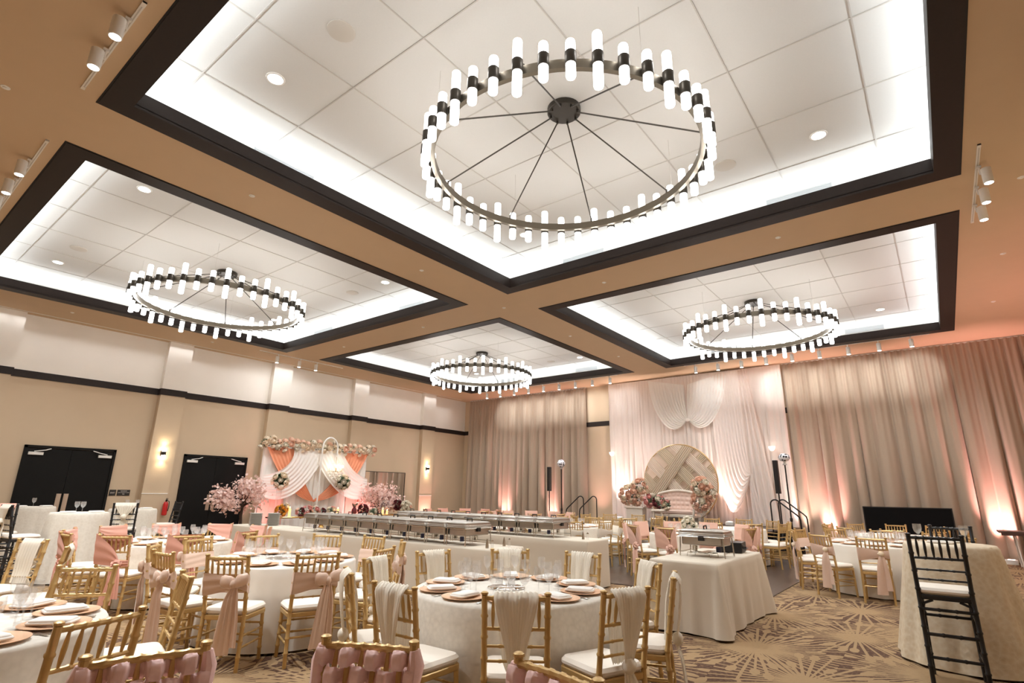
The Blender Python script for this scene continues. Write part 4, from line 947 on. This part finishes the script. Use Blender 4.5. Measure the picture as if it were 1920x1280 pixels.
def style(root, st, far=False):
    q = 2 if far else 1
    if st == 'ivory':
        prof = [(-.172, .50, .055), (-.178, .56, .075), (-.195, .75, .105), (yb(.90)+.028, .90, .118), (yb(.92), .945, .125), (yb(.90)-.040, .90, .124), (yb(.78)-.055, .78, .102), (yb(.64)-.058, .64, .064), (yb(.54)-.055, .54, .038), (yb(.47)-.055, .47, .034), (-.275, .38, .075), (-.29, .24, .105), (-.30, .10, .125)]
        def fn(u, v):
            k = v*(len(prof)-1); i = min(int(k), len(prof)-2); f = k-i; a, b = prof[i], prof[i+1]
            y, z, w = [a[j]+(b[j]-a[j])*f for j in range(3)]; e = (u-.5)*2; nrm = -1 if v > .36 else 1
            return (e*w*(1+.05*sin(v*20)), y+nrm*(.005*abs(sin(e*6.5*pi+v*3))+.010*sin(e*2.2*pi+v*4)*(.2 if .2 < v < .42 else .7)), z+.004*cos(e*9*pi))
        MB().grid(fn, 44//q, 40//q).build('drape', M['ivory'], root, ang=80)
        if not far: MB().ball((0, yb(.5)-.062, .505), .048, 10, 7, (1, .85, .95), .06).build('knot', M['ivory'], root)
    elif st == 'weave':
        prof = [(-.178, .50, .10), (-.195, .62, .11), (-.20, .75, .12), (yb(.90)+.025, .90, .125), (yb(.92), .945, .13), (yb(.90)-.03, .90, .13), (yb(.80)-.03, .80, .125), (yb(.735)+.014, .735, .11), (yb(.69)-.03, .69, .12), (yb(.64)+.014, .64, .11), (yb(.60)-.03, .60, .12), (yb(.56)+.012, .56, .11), (yb(.50)-.03, .50, .12), (-.24, .30, .12), (-.25, .14, .13)]
        def fn(u, v):
            k = v*(len(prof)-1); i = min(int(k), len(prof)-2); f = k-i; a, b = prof[i], prof[i+1]
            y, z, w = [a[j]+(b[j]-a[j])*f for j in range(3)]; e = (u-.5)*2; return (e*w, y-.01*abs(sin(e*3.5*pi)), z)
        MB().grid(fn, 24, 56).build('drape', M['ivory'], root, ang=80)
    elif st in ('bow', 'rosebow', 'ivoryband'):
        m = M['ivory'] if st == 'ivoryband' else M['blush']; kx = .10; z_ = .70
        def fz(s):
            x = .20-.40*(s/.46) if s < .46 else (-.20+.40*((s-.5)/.46) if .5 <= s < .96 else (-.2 if s < .5 else .2))
            if s < .5: t = min(1, abs(x-kx)/.26); h = .035+.062*t**.8; return (z_-h-.01*t, z_+h-.015*t)
            return (z_-.085, z_+.07)
        band_loop(fz, .022, .012, m, 'sash', root, 64//q, 10//q)
        if st != 'ivoryband':
            if far or st == 'rosebow':
                MB().ball((kx, yb(z_)-.055, z_+.005), .038, 8, 6, (1.1, .8, 1), .15).build('rosette', M['rose_c'], root)
            else: bow(root, m, kx, z_)
            y0 = yb(z_)-.055
            ribbon(root, m, 'tail', [(kx, y0, z_-.01, .022, .1), (kx-.02, y0-.02, .58, .045, .25), (kx-.035, y0-.01, .38, .060, .3), (kx-.05, y0, .14, .072, .25)], 14//q, 8//q)
            ribbon(root, m, 'tail', [(kx+.01, y0+.005, z_-.01, .02, -.1), (kx+.025, y0-.005, .56, .038, -.3), (kx+.03, y0+.01, .40, .048, -.3), (kx+.03, y0+.015, .20, .055, -.25)], 14//q, 8//q)
    elif st in ('coral', 'peach', 'pinkband'):
        m = M['peach'] if st == 'peach' else M['coral']; kx = .08; kz = .60 if st != 'peach' else .56
        full = st == 'peach'
        def fz(s):
            x = .20-.40*(s/.46) if s < .46 else (-.20+.40*((s-.5)/.46) if .5 <= s < .96 else (-.2 if s < .5 else .2))
            if s < .5:
                t = (kx-x)/(kx+.2) if x < kx else -(x-kx)/(.2-kx)
                if full: return (kz-.03+.05*abs(t), kz+.05+(.33)*min(1, abs(t)**.45))
                if t > 0: return (kz-.03+.03*t, kz+.04+.31*t**.6)
                return (kz-.03, kz+.045)
            t = (x+.2)/.4
            return (.63+.22*t*(0 if full else 1), .93)
        band_loop(fz, .022, .012, m, 'sash', root, 72//q, 14//q)
        rosette(root, m, kx, yb(kz)-.045, kz, .062 if not full else .085)
        y0 = yb(kz)-.06
        ribbon(root, m, 'tail', [(kx-.01, y0, kz-.02, .03, .1), (kx-.03, y0-.02, .45, .055, .2), (kx-.045, y0-.01, .15 if not full else .08, .07, .2)], 12//q, 8//q)
        ribbon(root, m, 'tail', [(kx+.02, y0, kz-.02, .03, -.1), (kx+.04, y0-.01, .45, .045, -.2), (kx+.05, y0, .22, .055, -.25)], 12//q, 8//q)
    elif st == 'woven':
        for r_ in range(5):
            z = .868-.063*r_; ph = r_ % 2
            def fn(u, v):
                # closed strip going round the posts; weaving across the spindles
                s = v; x = -.205+.41*s; k = (x+.135)/.054
                d = max(-1, min(1, 2.6*cos(pi*(k+ph)))); y = yb(z)+.026*d*(1 if abs(x) < .17 else .6); h = .021+.013*abs(d)**1.5
                a = 2*pi*u; return (x, y+(.012+.008*abs(d))*cos(a), z+h*sin(a)+.0035*sin(a*6+x*70+r_*2)+.004*sin(x*30+r_))
            MB().grid(fn, 18, 64, True).build('woven_strip', M['pink'], root, ang=80)
        for s in (-1, 1): MB().tube([(s*.192, yb(.9), .905), (s*.200, yb(.85)-.008, .85), (s*.196, yb(.78), .78), (s*.202, yb(.72)-.008, .72), (s*.194, yb(.62), .62), (s*.19, yb(.58), .57)], [.024, .040, .032, .040, .034, .02], 10, ell=(.8, 1)).build('woven_edge', M['pink'], root)
    elif st == 'stooldrape':
        pass
PROT = {}
def put_chair(st, far, loc, rz, lb, group, name='chiavari_chair'):
    key = (st, far)
    if key not in PROT:
        r0 = empty(name, loc, rz, lb, 'chair', group); chair_parts(r0, .92, .45, M['gold'], M['cushion'], far)
        if st != 'plain': style(r0, st, far)
        PROT[key] = r0
    else: copy_tree(PROT[key], loc, rz, lb, group)
NTH = ['', 'first', 'second', 'third', 'fourth', 'fifth']
def seatnames(c, angs):
    base = atan2(-c[1], -c[0]); ds = [((R(a)-base+pi) % (2*pi))-pi for a in angs]; nm = {}
    i0 = min(range(len(ds)), key=lambda i: abs(ds[i])); d0 = ds[i0]
    rel = [(i, ((d-d0+pi) % (2*pi))-pi) for i, d in enumerate(ds)]
    rel = [(i, d if d > -pi+1e-3 else pi) for i, d in rel]
    rg = sorted([r_ for r_ in rel if r_[1] > .01], key=lambda r_: r_[1]); lf = sorted([r_ for r_ in rel if r_[1] < -.01], key=lambda r_: -r_[1])
    nm[i0] = ''
    for k, (i, _) in enumerate(rg): nm[i] = f'{NTH[k+1]} right'
    for k, (i, _) in enumerate(lf): nm[i] = f'{NTH[k+1]} left'
    return nm
def table(c, angs, st, far, desc, tname, group, rr=1.02, skip=(), jit=.014):
    nm = seatnames(c, angs); rnd = random.Random(int(c[0]*100+c[1]*10))
    for i, a in enumerate(angs):
        if a in skip: continue
        q = rr+rnd.uniform(-jit, jit); t = R(a+rnd.uniform(-2, 2)); s = nm[i]
        lb = f'{desc} at {tname}, '+('seat nearest the viewer' if not s else f'{s.split()[0]} seat {s.split()[1]} of nearest')
        put_chair(st, far, (c[0]+q*cos(t), c[1]+q*sin(t), .012 if (-12.5 < c[0] < -2.2 and c[1] > 9.3) else 0), t+pi/2+R(rnd.uniform(-4, 4)), lb, group)
# place settings
def gob(h, rb, hb, rs):
    return MB().lathe([(.002, 0), (.034, .002), (.034, .004), (.006, .010), (.0045, .02), (.0045, h-hb-.01), (.012, h-hb), (rb*.8, h-hb*.75), (rb, h-hb*.4), (rs, h), (rs-.0015, h), (rb-.002, h-hb*.4), (rb*.78, h-hb*.72), (.010, h-hb+.006), (.001, h-hb+.004)], n=14, cap=False).mesh('goblet', M['glass'], ang=50)
GOB = gob(.175, .040, .10, .037); WIN = gob(.205, .036, .10, .030)
def chg():
    return MB().lathe([(.001, .004), (.075, .003), (.085, .006), (.110, .010), (.158, .016), (.165, .017), (.165, .014), (.11, .004), (.10, 0), (.001, 0)], n=30, cap=False).mesh('charger', M['charger'], ang=50)
CHG = chg()
def nap():
    mb = MB()
    for k, (w, d, z) in enumerate(((.13, .22, .012), (.118, .20, .021))): mb.slab((0, .0, z+.006), (w, d, .016), .02, 4, .007)
    return mb.mesh('napkin', M['napkin'], ang=60)
NAP = nap()
KNF = MB().add([], []).slab((0, -.05, .003), (.014, .10, .006), .004, 2, .002).slab((0, .06, .0025), (.018, .13, .003), .006, 2, .001).mesh('knife', M['steel'])
FRK = MB().slab((0, -.04, .003), (.012, .12, .004), .004, 2, .001).slab((0, .045, .004), (.024, .05, .004), .008, 3, .001)
for k in range(4): FRK.box((-.009+.006*k, .09, .004), (.0028, .05, .003))
FRK = FRK.mesh('fork', M['steel'])
def setting(c, a, nm, tname, full, z=CZ, glasses=2):
    t = R(a); ux, uy = cos(t), sin(t); tx, ty = -uy, ux; rz = t+pi/2; sn = 'nearest setting' if not nm else f'{nm.split()[0]} setting {nm.split()[1]} of nearest'
    def at(r, s, zz=z): return (c[0]+ux*r+tx*s, c[1]+uy*r+ty*s, zz)
    def pl(name, me, loc, r_, lb, cat, grp):
        o = link(name, me); o.location = loc; o.rotation_euler = (0, 0, r_); tag(o, lb, cat, grp)
    pl('charger_plate', CHG, at(.575, 0), 0, f'rose gold charger plate at {tname}, {sn}', 'plate', 'charger plates')
    pl('folded_napkin', NAP, at(.565, 0, z+.0045), rz, f'folded white napkin at {tname}, {sn}', 'napkin', 'napkins on charger plates')
    if glasses > 0: pl('water_goblet', GOB, at(.36, .10), 0, f'clear water goblet at {tname}, {sn}', 'glass', 'glasses on the dining tables')
    if glasses > 1: pl('wine_glass', WIN, at(.40, -.035), 0, f'tall clear wine glass at {tname}, {sn}', 'glass', 'glasses on the dining tables')
    if full:
        pl('table_knife', KNF, at(.58, .20), rz, f'steel knife at {tname}, {sn}', 'knife', 'table knives')
        pl('table_fork', FRK, at(.58, -.20), rz, f'steel fork at {tname}, {sn}', 'fork', 'table forks')
def settings(c, angs, tname, full=False, glasses=2, skip=(), **k):
    nm = seatnames(c, angs)
    for i, a in enumerate(angs):
        if a not in skip: setting(c, a, nm[i], tname, full, glasses=glasses, **k)
A10 = [20+36*k for k in range(10)]
T1, T2, T4, T3, T0, T5 = (-2.89, 3.72), (-5.90, 3.50), (-8.88, 3.50), (-4.34, .60), (-1.38, .62), (-7.38, .62)
E1, F1, F2, I1, E2, G2, I0, K1, K2, L2 = (-1.05, 11.4), (-4.15, 11.1), (-4.15, 13.75), (-7.1, 11.25), (-1.0, 14.3), (-7.1, 13.85), (-10.05, 11.2), (-13.0, 11.2), (-13.0, 14.0), (-10.05, 13.95)
cloth('lace', (*T1, 0), 0, 'ivory lace tablecloth on the round table in the centre foreground')
cloth('satin', (*T2, 0), .4, 'shiny ivory satin tablecloth on the round table with blush bow chairs')
cloth('floral', (*T4, 0), .9, 'cream patterned tablecloth on the round table with coral sash chairs')
cloth('lace', (*T3, 0), 1.3, 'ivory lace tablecloth on the round table in the lower left corner')
cloth('white', (*E1, 0), .2, 'white pleated tablecloth on the right round table beside the dance floor')
cloth('floral', (*F1, .012), .2, 'cream tablecloth on the round table with peach sash chairs, on dance floor', seed=2)
cloth('white', (*F2, .012), .7, 'white tablecloth on the round table behind the peach sash table')
cloth('floral', (*I1, .012), 1.4, 'cream tablecloth on the round table with ivory sash chairs, behind the buffet', seed=2)
cloth('white', (*E2, 0), 1.1, 'white tablecloth on the round table before the black panel')
cloth('white', (*G2, .012), 1.6, 'white tablecloth on the round table nearest the left stage steps')
n1, n2, n4, n3 = 'the lace centre table', 'the satin blush table', 'the coral sash table', 'the lower left corner table'
table(T1, A10, 'ivory', False, 'gold chair with ivory drape', n1, 'ivory draped chairs at the lace centre table')
table(T2, A10, 'bow', False, 'gold chair with blush bow', n2, 'blush bow chairs at the satin table')
table(T4, A10, 'coral', False, 'gold chair with coral sash', n4, 'coral sash chairs')
for (x, y), rz, lb in (((-3.40, .93), 107, 'plain gold chair right of the lower left corner table, back to the camera'), ((-4.27, 1.54), 166, 'plain gold chair on the far right of the lower left corner table'), ((-4.94, 1.305), 230, 'plain gold chair across the far side of the lower left corner table')):
    put_chair('plain', False, (x, y, 0), R(rz), lb, 'plain gold chairs at the lower left corner table')
for (x, y), rz, lb in (((-2.14, .85), 253, 'gold chair woven with pink strips, leftmost of three at the bottom edge'), ((-1.78, 1.31), 208, 'gold chair woven with pink strips, middle of three at the bottom edge'), ((-1.19, 1.48), 170, 'gold chair woven with pink strips, rightmost of three at the bottom edge')):
    put_chair('woven', False, (x, y, 0), R(rz), lb, 'pink woven chairs')
for a, lb in ((70, 'gold chair woven with ivory cloth at the left edge, right one of two'), (118, 'gold chair woven with ivory cloth at the left edge, left one of two')):
    t = R(a); put_chair('weave', False, (T5[0]+1.0*cos(t), T5[1]+1.0*sin(t), 0), t+pi/2, lb, 'ivory woven chairs at the left edge')
table(E1, A10, 'rosebow', True, 'gold chair with blush rose sash', 'the right round table', 'blush rose sash chairs')
table(F1, A10, 'peach', True, 'gold chair with peach sash', 'the peach table', 'peach sash chairs')
table(F2, A10, 'plain', True, 'plain gold chair', 'the table behind the peach one', 'plain gold chairs behind the peach table')
table(I1, A10, 'ivoryband', True, 'gold chair with ivory sash', 'the table behind the buffet', 'ivory sash chairs')
table(E2, A10, 'rosebow', True, 'gold chair with blush sash', 'the black panel table', 'blush chairs before the black panel')
table(G2, A10, 'plain', True, 'plain gold chair', 'the table near left stage steps', 'plain gold chairs by the left stage steps')
table(L2, A10, 'peach', True, 'gold chair with peach sash', 'the table behind the chafers', 'peach chairs left of the column speaker')
table(K2, A10, 'coral', True, 'gold chair with coral sash', 'the left curtain table', 'coral chairs before the left curtain')
settings(T1, A10, n1, True); settings(T2, A10, n2); settings(T4, A10, n4)
settings(T3, [14, 50, 86, 122, 158, -22], n3, True)
settings(E1, A10, 'the right round table'); settings(F1, A10, 'the peach table', glasses=1, z=CZ+.012); settings(I1, A10, 'the table behind the buffet', glasses=1, z=CZ+.012)
# centrepieces
def tray(c, lb, z=CZ):
    o = tag(MB().lathe([(.001, .004), (.145, .004), (.15, .008), (.152, .006), (.15, 0), (.001, 0)], n=32, cap=False).build('mirror_tray', M['mirror']), lb, 'tray'); o.location = (*c, z)
tray((-2.92, 3.70), 'round mirror tray in the middle of the lace centre table')
VOT = MB().lathe([(.001, .002), (.028, .002), (.034, .07), (.032, .07), (.026, .008), (.001, .008)], n=14, cap=False).mesh('votive', M['glass'], ang=50)
for dx, dy, w_ in ((-.05, -.03, 'left'), (.05, .0, 'right'), (.0, .06, 'rear')):
    o = link('votive_glass', VOT); o.location = (-2.92+dx, 3.70+dy, CZ+.008); tag(o, f'small clear votive glass on the round mirror tray, {w_} one', 'candle holder', 'votive glasses on the mirror tray')
tray((-5.93, 3.48), 'round mirror tray in the middle of the satin blush table')
arrangement('flower_posy', (-4.15, 11.1, CZ+.012), 'small white flower posy in the middle of the peach table', [(0, 0, .16, .12)], 'ww', 16, 120, leafm='leaf2')

# ------------------------------------------------------------------ cocktail tables and black bar stools
cloth('cocktail', (-15.3, 3.15, 0), 0, 'cream cloth on the tall cocktail table farthest left before the doors', seed=4)
cloth('cocktail', (-11.72, 3.08, 0), 1, 'cream cloth on the tall cocktail table in front of the first double door', seed=5)
cloth('cocktail', (-13.2, 4.35, 0), 2, 'cream cloth on the tall cocktail table near the first wall sconce', seed=6)
cloth('cocktailgold', (-.06, 7.25, 0), .6, 'champagne crinkled cloth on the tall cocktail table at the right', seed=3)
PS = None
def stool(x, y, rz, lb, dr=None):
    global PS
    if PS is None:
        PS = empty('bar_stool', (x, y, 0), R(rz), lb, 'bar stool', 'black bar stools'); chair_parts(PS, 1.19, .72, M['black'], M['cushion']); r0 = PS
        PS_kids = list(PS.children)
    else: r0 = copy_tree(PS, (x, y, 0), R(rz), lb)
    if dr:
        m = M[dr]
        prof = [(-.19, .80, .13), (-.22, 1.05, .14), (yb(1.17, .72)+.03, 1.16, .16), (yb(1.19, .72), 1.215, .165), (yb(1.17, .72)-.035, 1.16, .165), (yb(1.1, .72)-.04, 1.08, .12), (yb(1.0, .72)-.045, .98, .05), (-.25, .90, .035), (-.27, .72, .07), (-.28, .42, .10)]
        def fn(u, v):
            k = v*(len(prof)-1); i = min(int(k), len(prof)-2); f = k-i; a, b = prof[i], prof[i+1]
            yy, z, w = [a[j]+(b[j]-a[j])*f for j in range(3)]; e = (u-.5)*2; return (e*w, yy-.012*abs(sin(e*4*pi)), z)
        MB().grid(fn, 24, 36).build('drape', m, r0, ang=80)
        if dr == 'ivory': MB().ball((0, yb(.97, .72)-.08, .965), .05, 10, 7, (1, .8, 1), .12).build('rosette', M['rose_w'], r0)
stool(-.15, 6.42, 2, 'black bar stool with its back to the camera, at the right cocktail table')
stool(-.04, 8.10, 178, 'black bar stool on the far side of the right cocktail table')
st1 = stool(-11.52, 2.33, 8, 'black bar stool with ivory drape and rosette, left of the middle cocktail table', 'ivory')
stool(-12.35, 2.22, 70, 'black bar stool with coral drape at the far left edge', 'coral')
stool(-12.46, 4.00, 66, 'black bar stool with ivory drape before the sconce-side cocktail table', 'ivory')
stool(-13.5, 5.06, 180, 'plain black bar stool beside the fire extinguisher')
def bargear(c, tname, offs):
    for k, (dx, dy) in enumerate(offs):
        w_ = ('left', 'right', 'rear')[k]
        o = link('water_goblet', GOB); o.location = (c[0]+dx, c[1]+dy, 1.072); tag(o, f'clear water goblet on {tname}, {w_} one', 'glass', 'glasses on the cocktail tables')
def barnap(c, tname, offs):
    for k, (dx, dy, rz) in enumerate(offs):
        w_ = ('left', 'right')[k]
        o = link('folded_napkin', NAP); o.location = (c[0]+dx, c[1]+dy, 1.064); o.rotation_euler = (0, 0, rz); tag(o, f'folded white napkin on {tname}, {w_} one', 'napkin', 'napkins on the cocktail tables')
bargear((-15.3, 3.15), 'the farthest left cocktail table', [(-.03, .03)]); barnap((-15.3, 3.15), 'the farthest left cocktail table', [(.1, -.2, .3), (.12, .22, .3)])
bargear((-11.72, 3.08), 'the cocktail table before the first double door', [(.0, .02), (-.10, -.04)]); barnap((-11.72, 3.08), 'the cocktail table before the first double door', [(.12, -.2, .3), (.1, .2, .3)])
bargear((-13.2, 4.35), 'the cocktail table near the first wall sconce', [(-.1, -.1), (-.02, .06)]); barnap((-13.2, 4.35), 'the cocktail table near the first wall sconce', [(.15, -.1, .3), (.08, .2, .3)])
bargear((-.06, 7.25), 'the right champagne cocktail table', [(-.24, .10), (.14, .10)]); barnap((-.06, 7.25), 'the right champagne cocktail table', [(-.06, -.02, 1.2), (.0, .24, 1.4)])

# ------------------------------------------------------------------ buffet
BW = ['rightmost', 'second from right', 'third from right', 'leftmost']
for r_, y, x1 in (('front', 6.235, -4.90), ('rear', 8.43, -4.72)):
    for k in range(4):
        cloth('buffet', (x1-.914-1.83*k, y, 0), pi if k % 2 else 0, f'cream linen cloth over the {BW[k]} table of the {r_} buffet row', f'linen cloths of the {r_} buffet row', seed=1+k % 2)
cloth('serving', (-2.56, 7.47, 0), 0, 'cream linen cloth over the short serving table beside the dance floor')
def chafer(loc, rz, lb, group, burn=True):
    c = empty('chafing_dish', loc, rz, lb, 'chafing dish', group); w, d = .36, .58
    f = MB()
    for a in (-1, 1):
        for b in (-1, 1): f.tube([(a*(w/2-.005), b*(d/2-.02), .235), (a*(w/2+.005), b*(d/2-.01), 0)], .0075, 6)
    for z in (.235,):
        f.tube([(-w/2, -d/2, z), (w/2, -d/2, z), (w/2, d/2, z), (-w/2, d/2, z)], .006, 6, closed=True)
    f.tube([(-w/2, -d/2+.02, .05), (w/2, -d/2+.02, .05)], .005, 5); f.tube([(-w/2, d/2-.02, .05), (w/2, d/2-.02, .05)], .005, 5)
    f.box((0, 0, .05), (w, .10, .006)); f.build('frame', M['steel'], c)
    p = MB(); p.slab((0, 0, .192), (w-.03, d-.05, .115), .03, 3, .01); p.slab((0, 0, .252), (w+.02, d+.02, .014), .025, 3, .005); p.build('water_pan', M['steel_lid'], c)
    for s in (-1, 1): MB().box((s*(w/2+.004), 0, .215), (.02, .07, .05)).build('pan_grip', M['blackm'], c, smooth=False)
    l = MB(); l.slab((0, 0, .268), (w+.01, d+.01, .018), .025, 3, .004)
    def rr(ww, dd, z, r): return [(qx*(ww/2-r)+r*cos(R(a0+30*i)), qy*(dd/2-r)+r*sin(R(a0+30*i)), z) for qx, qy, a0 in ((1, 1, 0), (-1, 1, 90), (-1, -1, 180), (1, -1, 270)) for i in range(4)]
    l.rings([rr(w-.005, d-.005, .276, .02), rr(w-.014, d-.016, .306, .022), rr(w-.07, d-.08, .322, .03)], True)
    lid = l.build('lid', M['steel_lid'], c)
    h = MB(); h.tube([(-.05, 0, .32), (-.05, 0, .362), (.05, 0, .362), (.05, 0, .32)], .0085, 6); h.build('handle', M['blackm'], lid)
    if burn:
        for s in (-1, 1): MB().lathe([(.03, .053), (.031, .056), (.031, .115), (.022, .118)], (0, s*.15, 0), 10).build('fuel_can', M['canblue'] if s < 0 else M['steel'], c)
    return c
FC = chafer((-5.62, 6.22, CZ), 0, 'steel chafing dish at the right end of the front buffet row', 'chafing dishes of the front buffet row')
NT = ['first', 'second', 'third', 'fourth', 'fifth', 'sixth', 'seventh', 'eighth', 'ninth', 'tenth']
for k in range(1, 10): copy_tree(FC, (-5.62-.412*k, 6.22, CZ), 0, f'steel chafing dish, {NT[k]} from the right end of the front buffet row')
for k in range(10): copy_tree(FC, (-5.60-.412*k, 8.42, CZ), 0, f'steel chafing dish, {NT[k]} from the right end of the rear buffet row', 'chafing dishes of the rear buffet row')
copy_tree(FC, (-2.53, 7.33, CZ), pi/2, 'single steel chafing dish on the short serving table beside the dance floor')['group'] = 'chafing dish of the serving table'
# closed black box beside it
bx = empty('black_case', (-2.44, 8.10, CZ), R(6), 'low black warming case with handle behind the single chafing dish', 'case')
MB().slab((0, 0, .065), (.30, .34, .115), .012, 2, .006).build('body', M['blackm'], bx); MB().slab((0, 0, .127), (.30, .34, .014), .012, 2, .004).build('cover', M['black'], bx)
MB().tube([(.15, -.08, .06), (.185, -.07, .06), (.185, .07, .06), (.15, .08, .06)], .009, 6).build('handle', M['black'], bx)
rk = empty('wire_rack', (-2.55, 7.22, CZ), R(-10), 'low steel wire trivet under the single chafing dish', 'rack')
f = MB()
for k in range(5): f.tube([(-.14+.07*k, -.1, .045), (-.14+.07*k, .1, .045)], .004, 5)
for s in (-1, 1): f.tube([(-.16, s*.1, 0), (-.15, s*.1, .045), (.15, s*.1, .045), (.16, s*.1, 0)], .005, 5)
# (kept clear of the burners)
f.build('wire', M['steel'], rk)
PLATE = MB().lathe([(.001, .002), (.07, .002), (.085, .006), (.125, .018), (.13, .020), (.129, .016), (.09, .001), (.001, 0)], n=26, cap=False).mesh('plate', M['porcelain'], ang=50)
SW = {0: 'left', 1: 'right'}
for x, y, nn, w_, r_ in ((-11.52, 6.08, 14, 'left', 'front'), (-11.36, 6.38, 14, 'right', 'front'), (-11.45, 8.30, 11, 'left', 'rear'), (-11.25, 8.58, 11, 'right', 'rear')):
    for k in range(nn):
        o = link('dinner_plate', PLATE); o.location = (x, y, CZ+.0175*k); 
        lv = 'top' if k == nn-1 else ('bottom' if k == 0 else None)
        tag(o, (f'{lv} dinner plate' if lv else 'grey white dinner plate in the middle')+f' of the {w_} plate stack, {r_} buffet row', 'plate', f'{w_} plate stack of the {r_} buffet row')
SHK = None
for x, y, w_ in ((-5.10, 6.02, 'at the front corner of the front buffet row'), (-5.12, 6.42, 'at the rear corner of the front buffet row'), (-4.95, 8.34, 'at the end of the rear buffet row')):
    for s, nm in ((0, 'steel pepper mill'), (1, 'clear salt shaker')):
        c = empty('pepper_mill' if s == 0 else 'salt_shaker', (x+.075*s, y+.02*s, CZ), 0, f'{nm} {w_}', 'shaker')
        if s == 0: MB().lathe([(.024, 0), (.022, .04), (.012, .10), (.006, .12)], n=12).build('body', M['steel'], c)
        else: MB().lathe([(.001, .001), (.022, .001), (.019, .09), (.001, .09)], n=12, cap=False).build('body', M['glass'], c); MB().lathe([(.019, .09), (.018, .105), (.006, .112)], n=12).build('cap', M['steel'], c)
# ------------------------------------------------------------------ camera and view
cam = bpy.data.cameras.new('camera'); cam.sensor_width = 36; cam.sensor_fit = 'HORIZONTAL'; cam.lens = 1008.1935/1920*36; cam.clip_end = 100
co = link('camera', cam); yaw, pit, rol = .66482132, .27403347, .01515368
fw = Vector((-sin(yaw)*cos(pit), cos(yaw)*cos(pit), sin(pit))); rt = Vector((cos(yaw), sin(yaw), 0)); up = rt.cross(fw)
r2 = cos(rol)*rt+sin(rol)*up; u2 = -sin(rol)*rt+cos(rol)*up
co.matrix_world = Matrix(((r2.x, u2.x, -fw.x, 0), (r2.y, u2.y, -fw.y, 0), (r2.z, u2.z, -fw.z, 1.5), (0, 0, 0, 1)))
S.camera = co; S.cycles.transparent_max_bounces = 32
w = bpy.data.worlds.new('world'); S.world = w; w.use_nodes = True; w.node_tree.nodes['Background'].inputs[0].default_value = (.02, .018, .016, 1)
S.view_settings.view_transform = 'Standard'; S.view_settings.look = 'None'; S.view_settings.gamma = 1; S.view_settings.use_curve_mapping = False
S.view_settings.exposure = 2.1
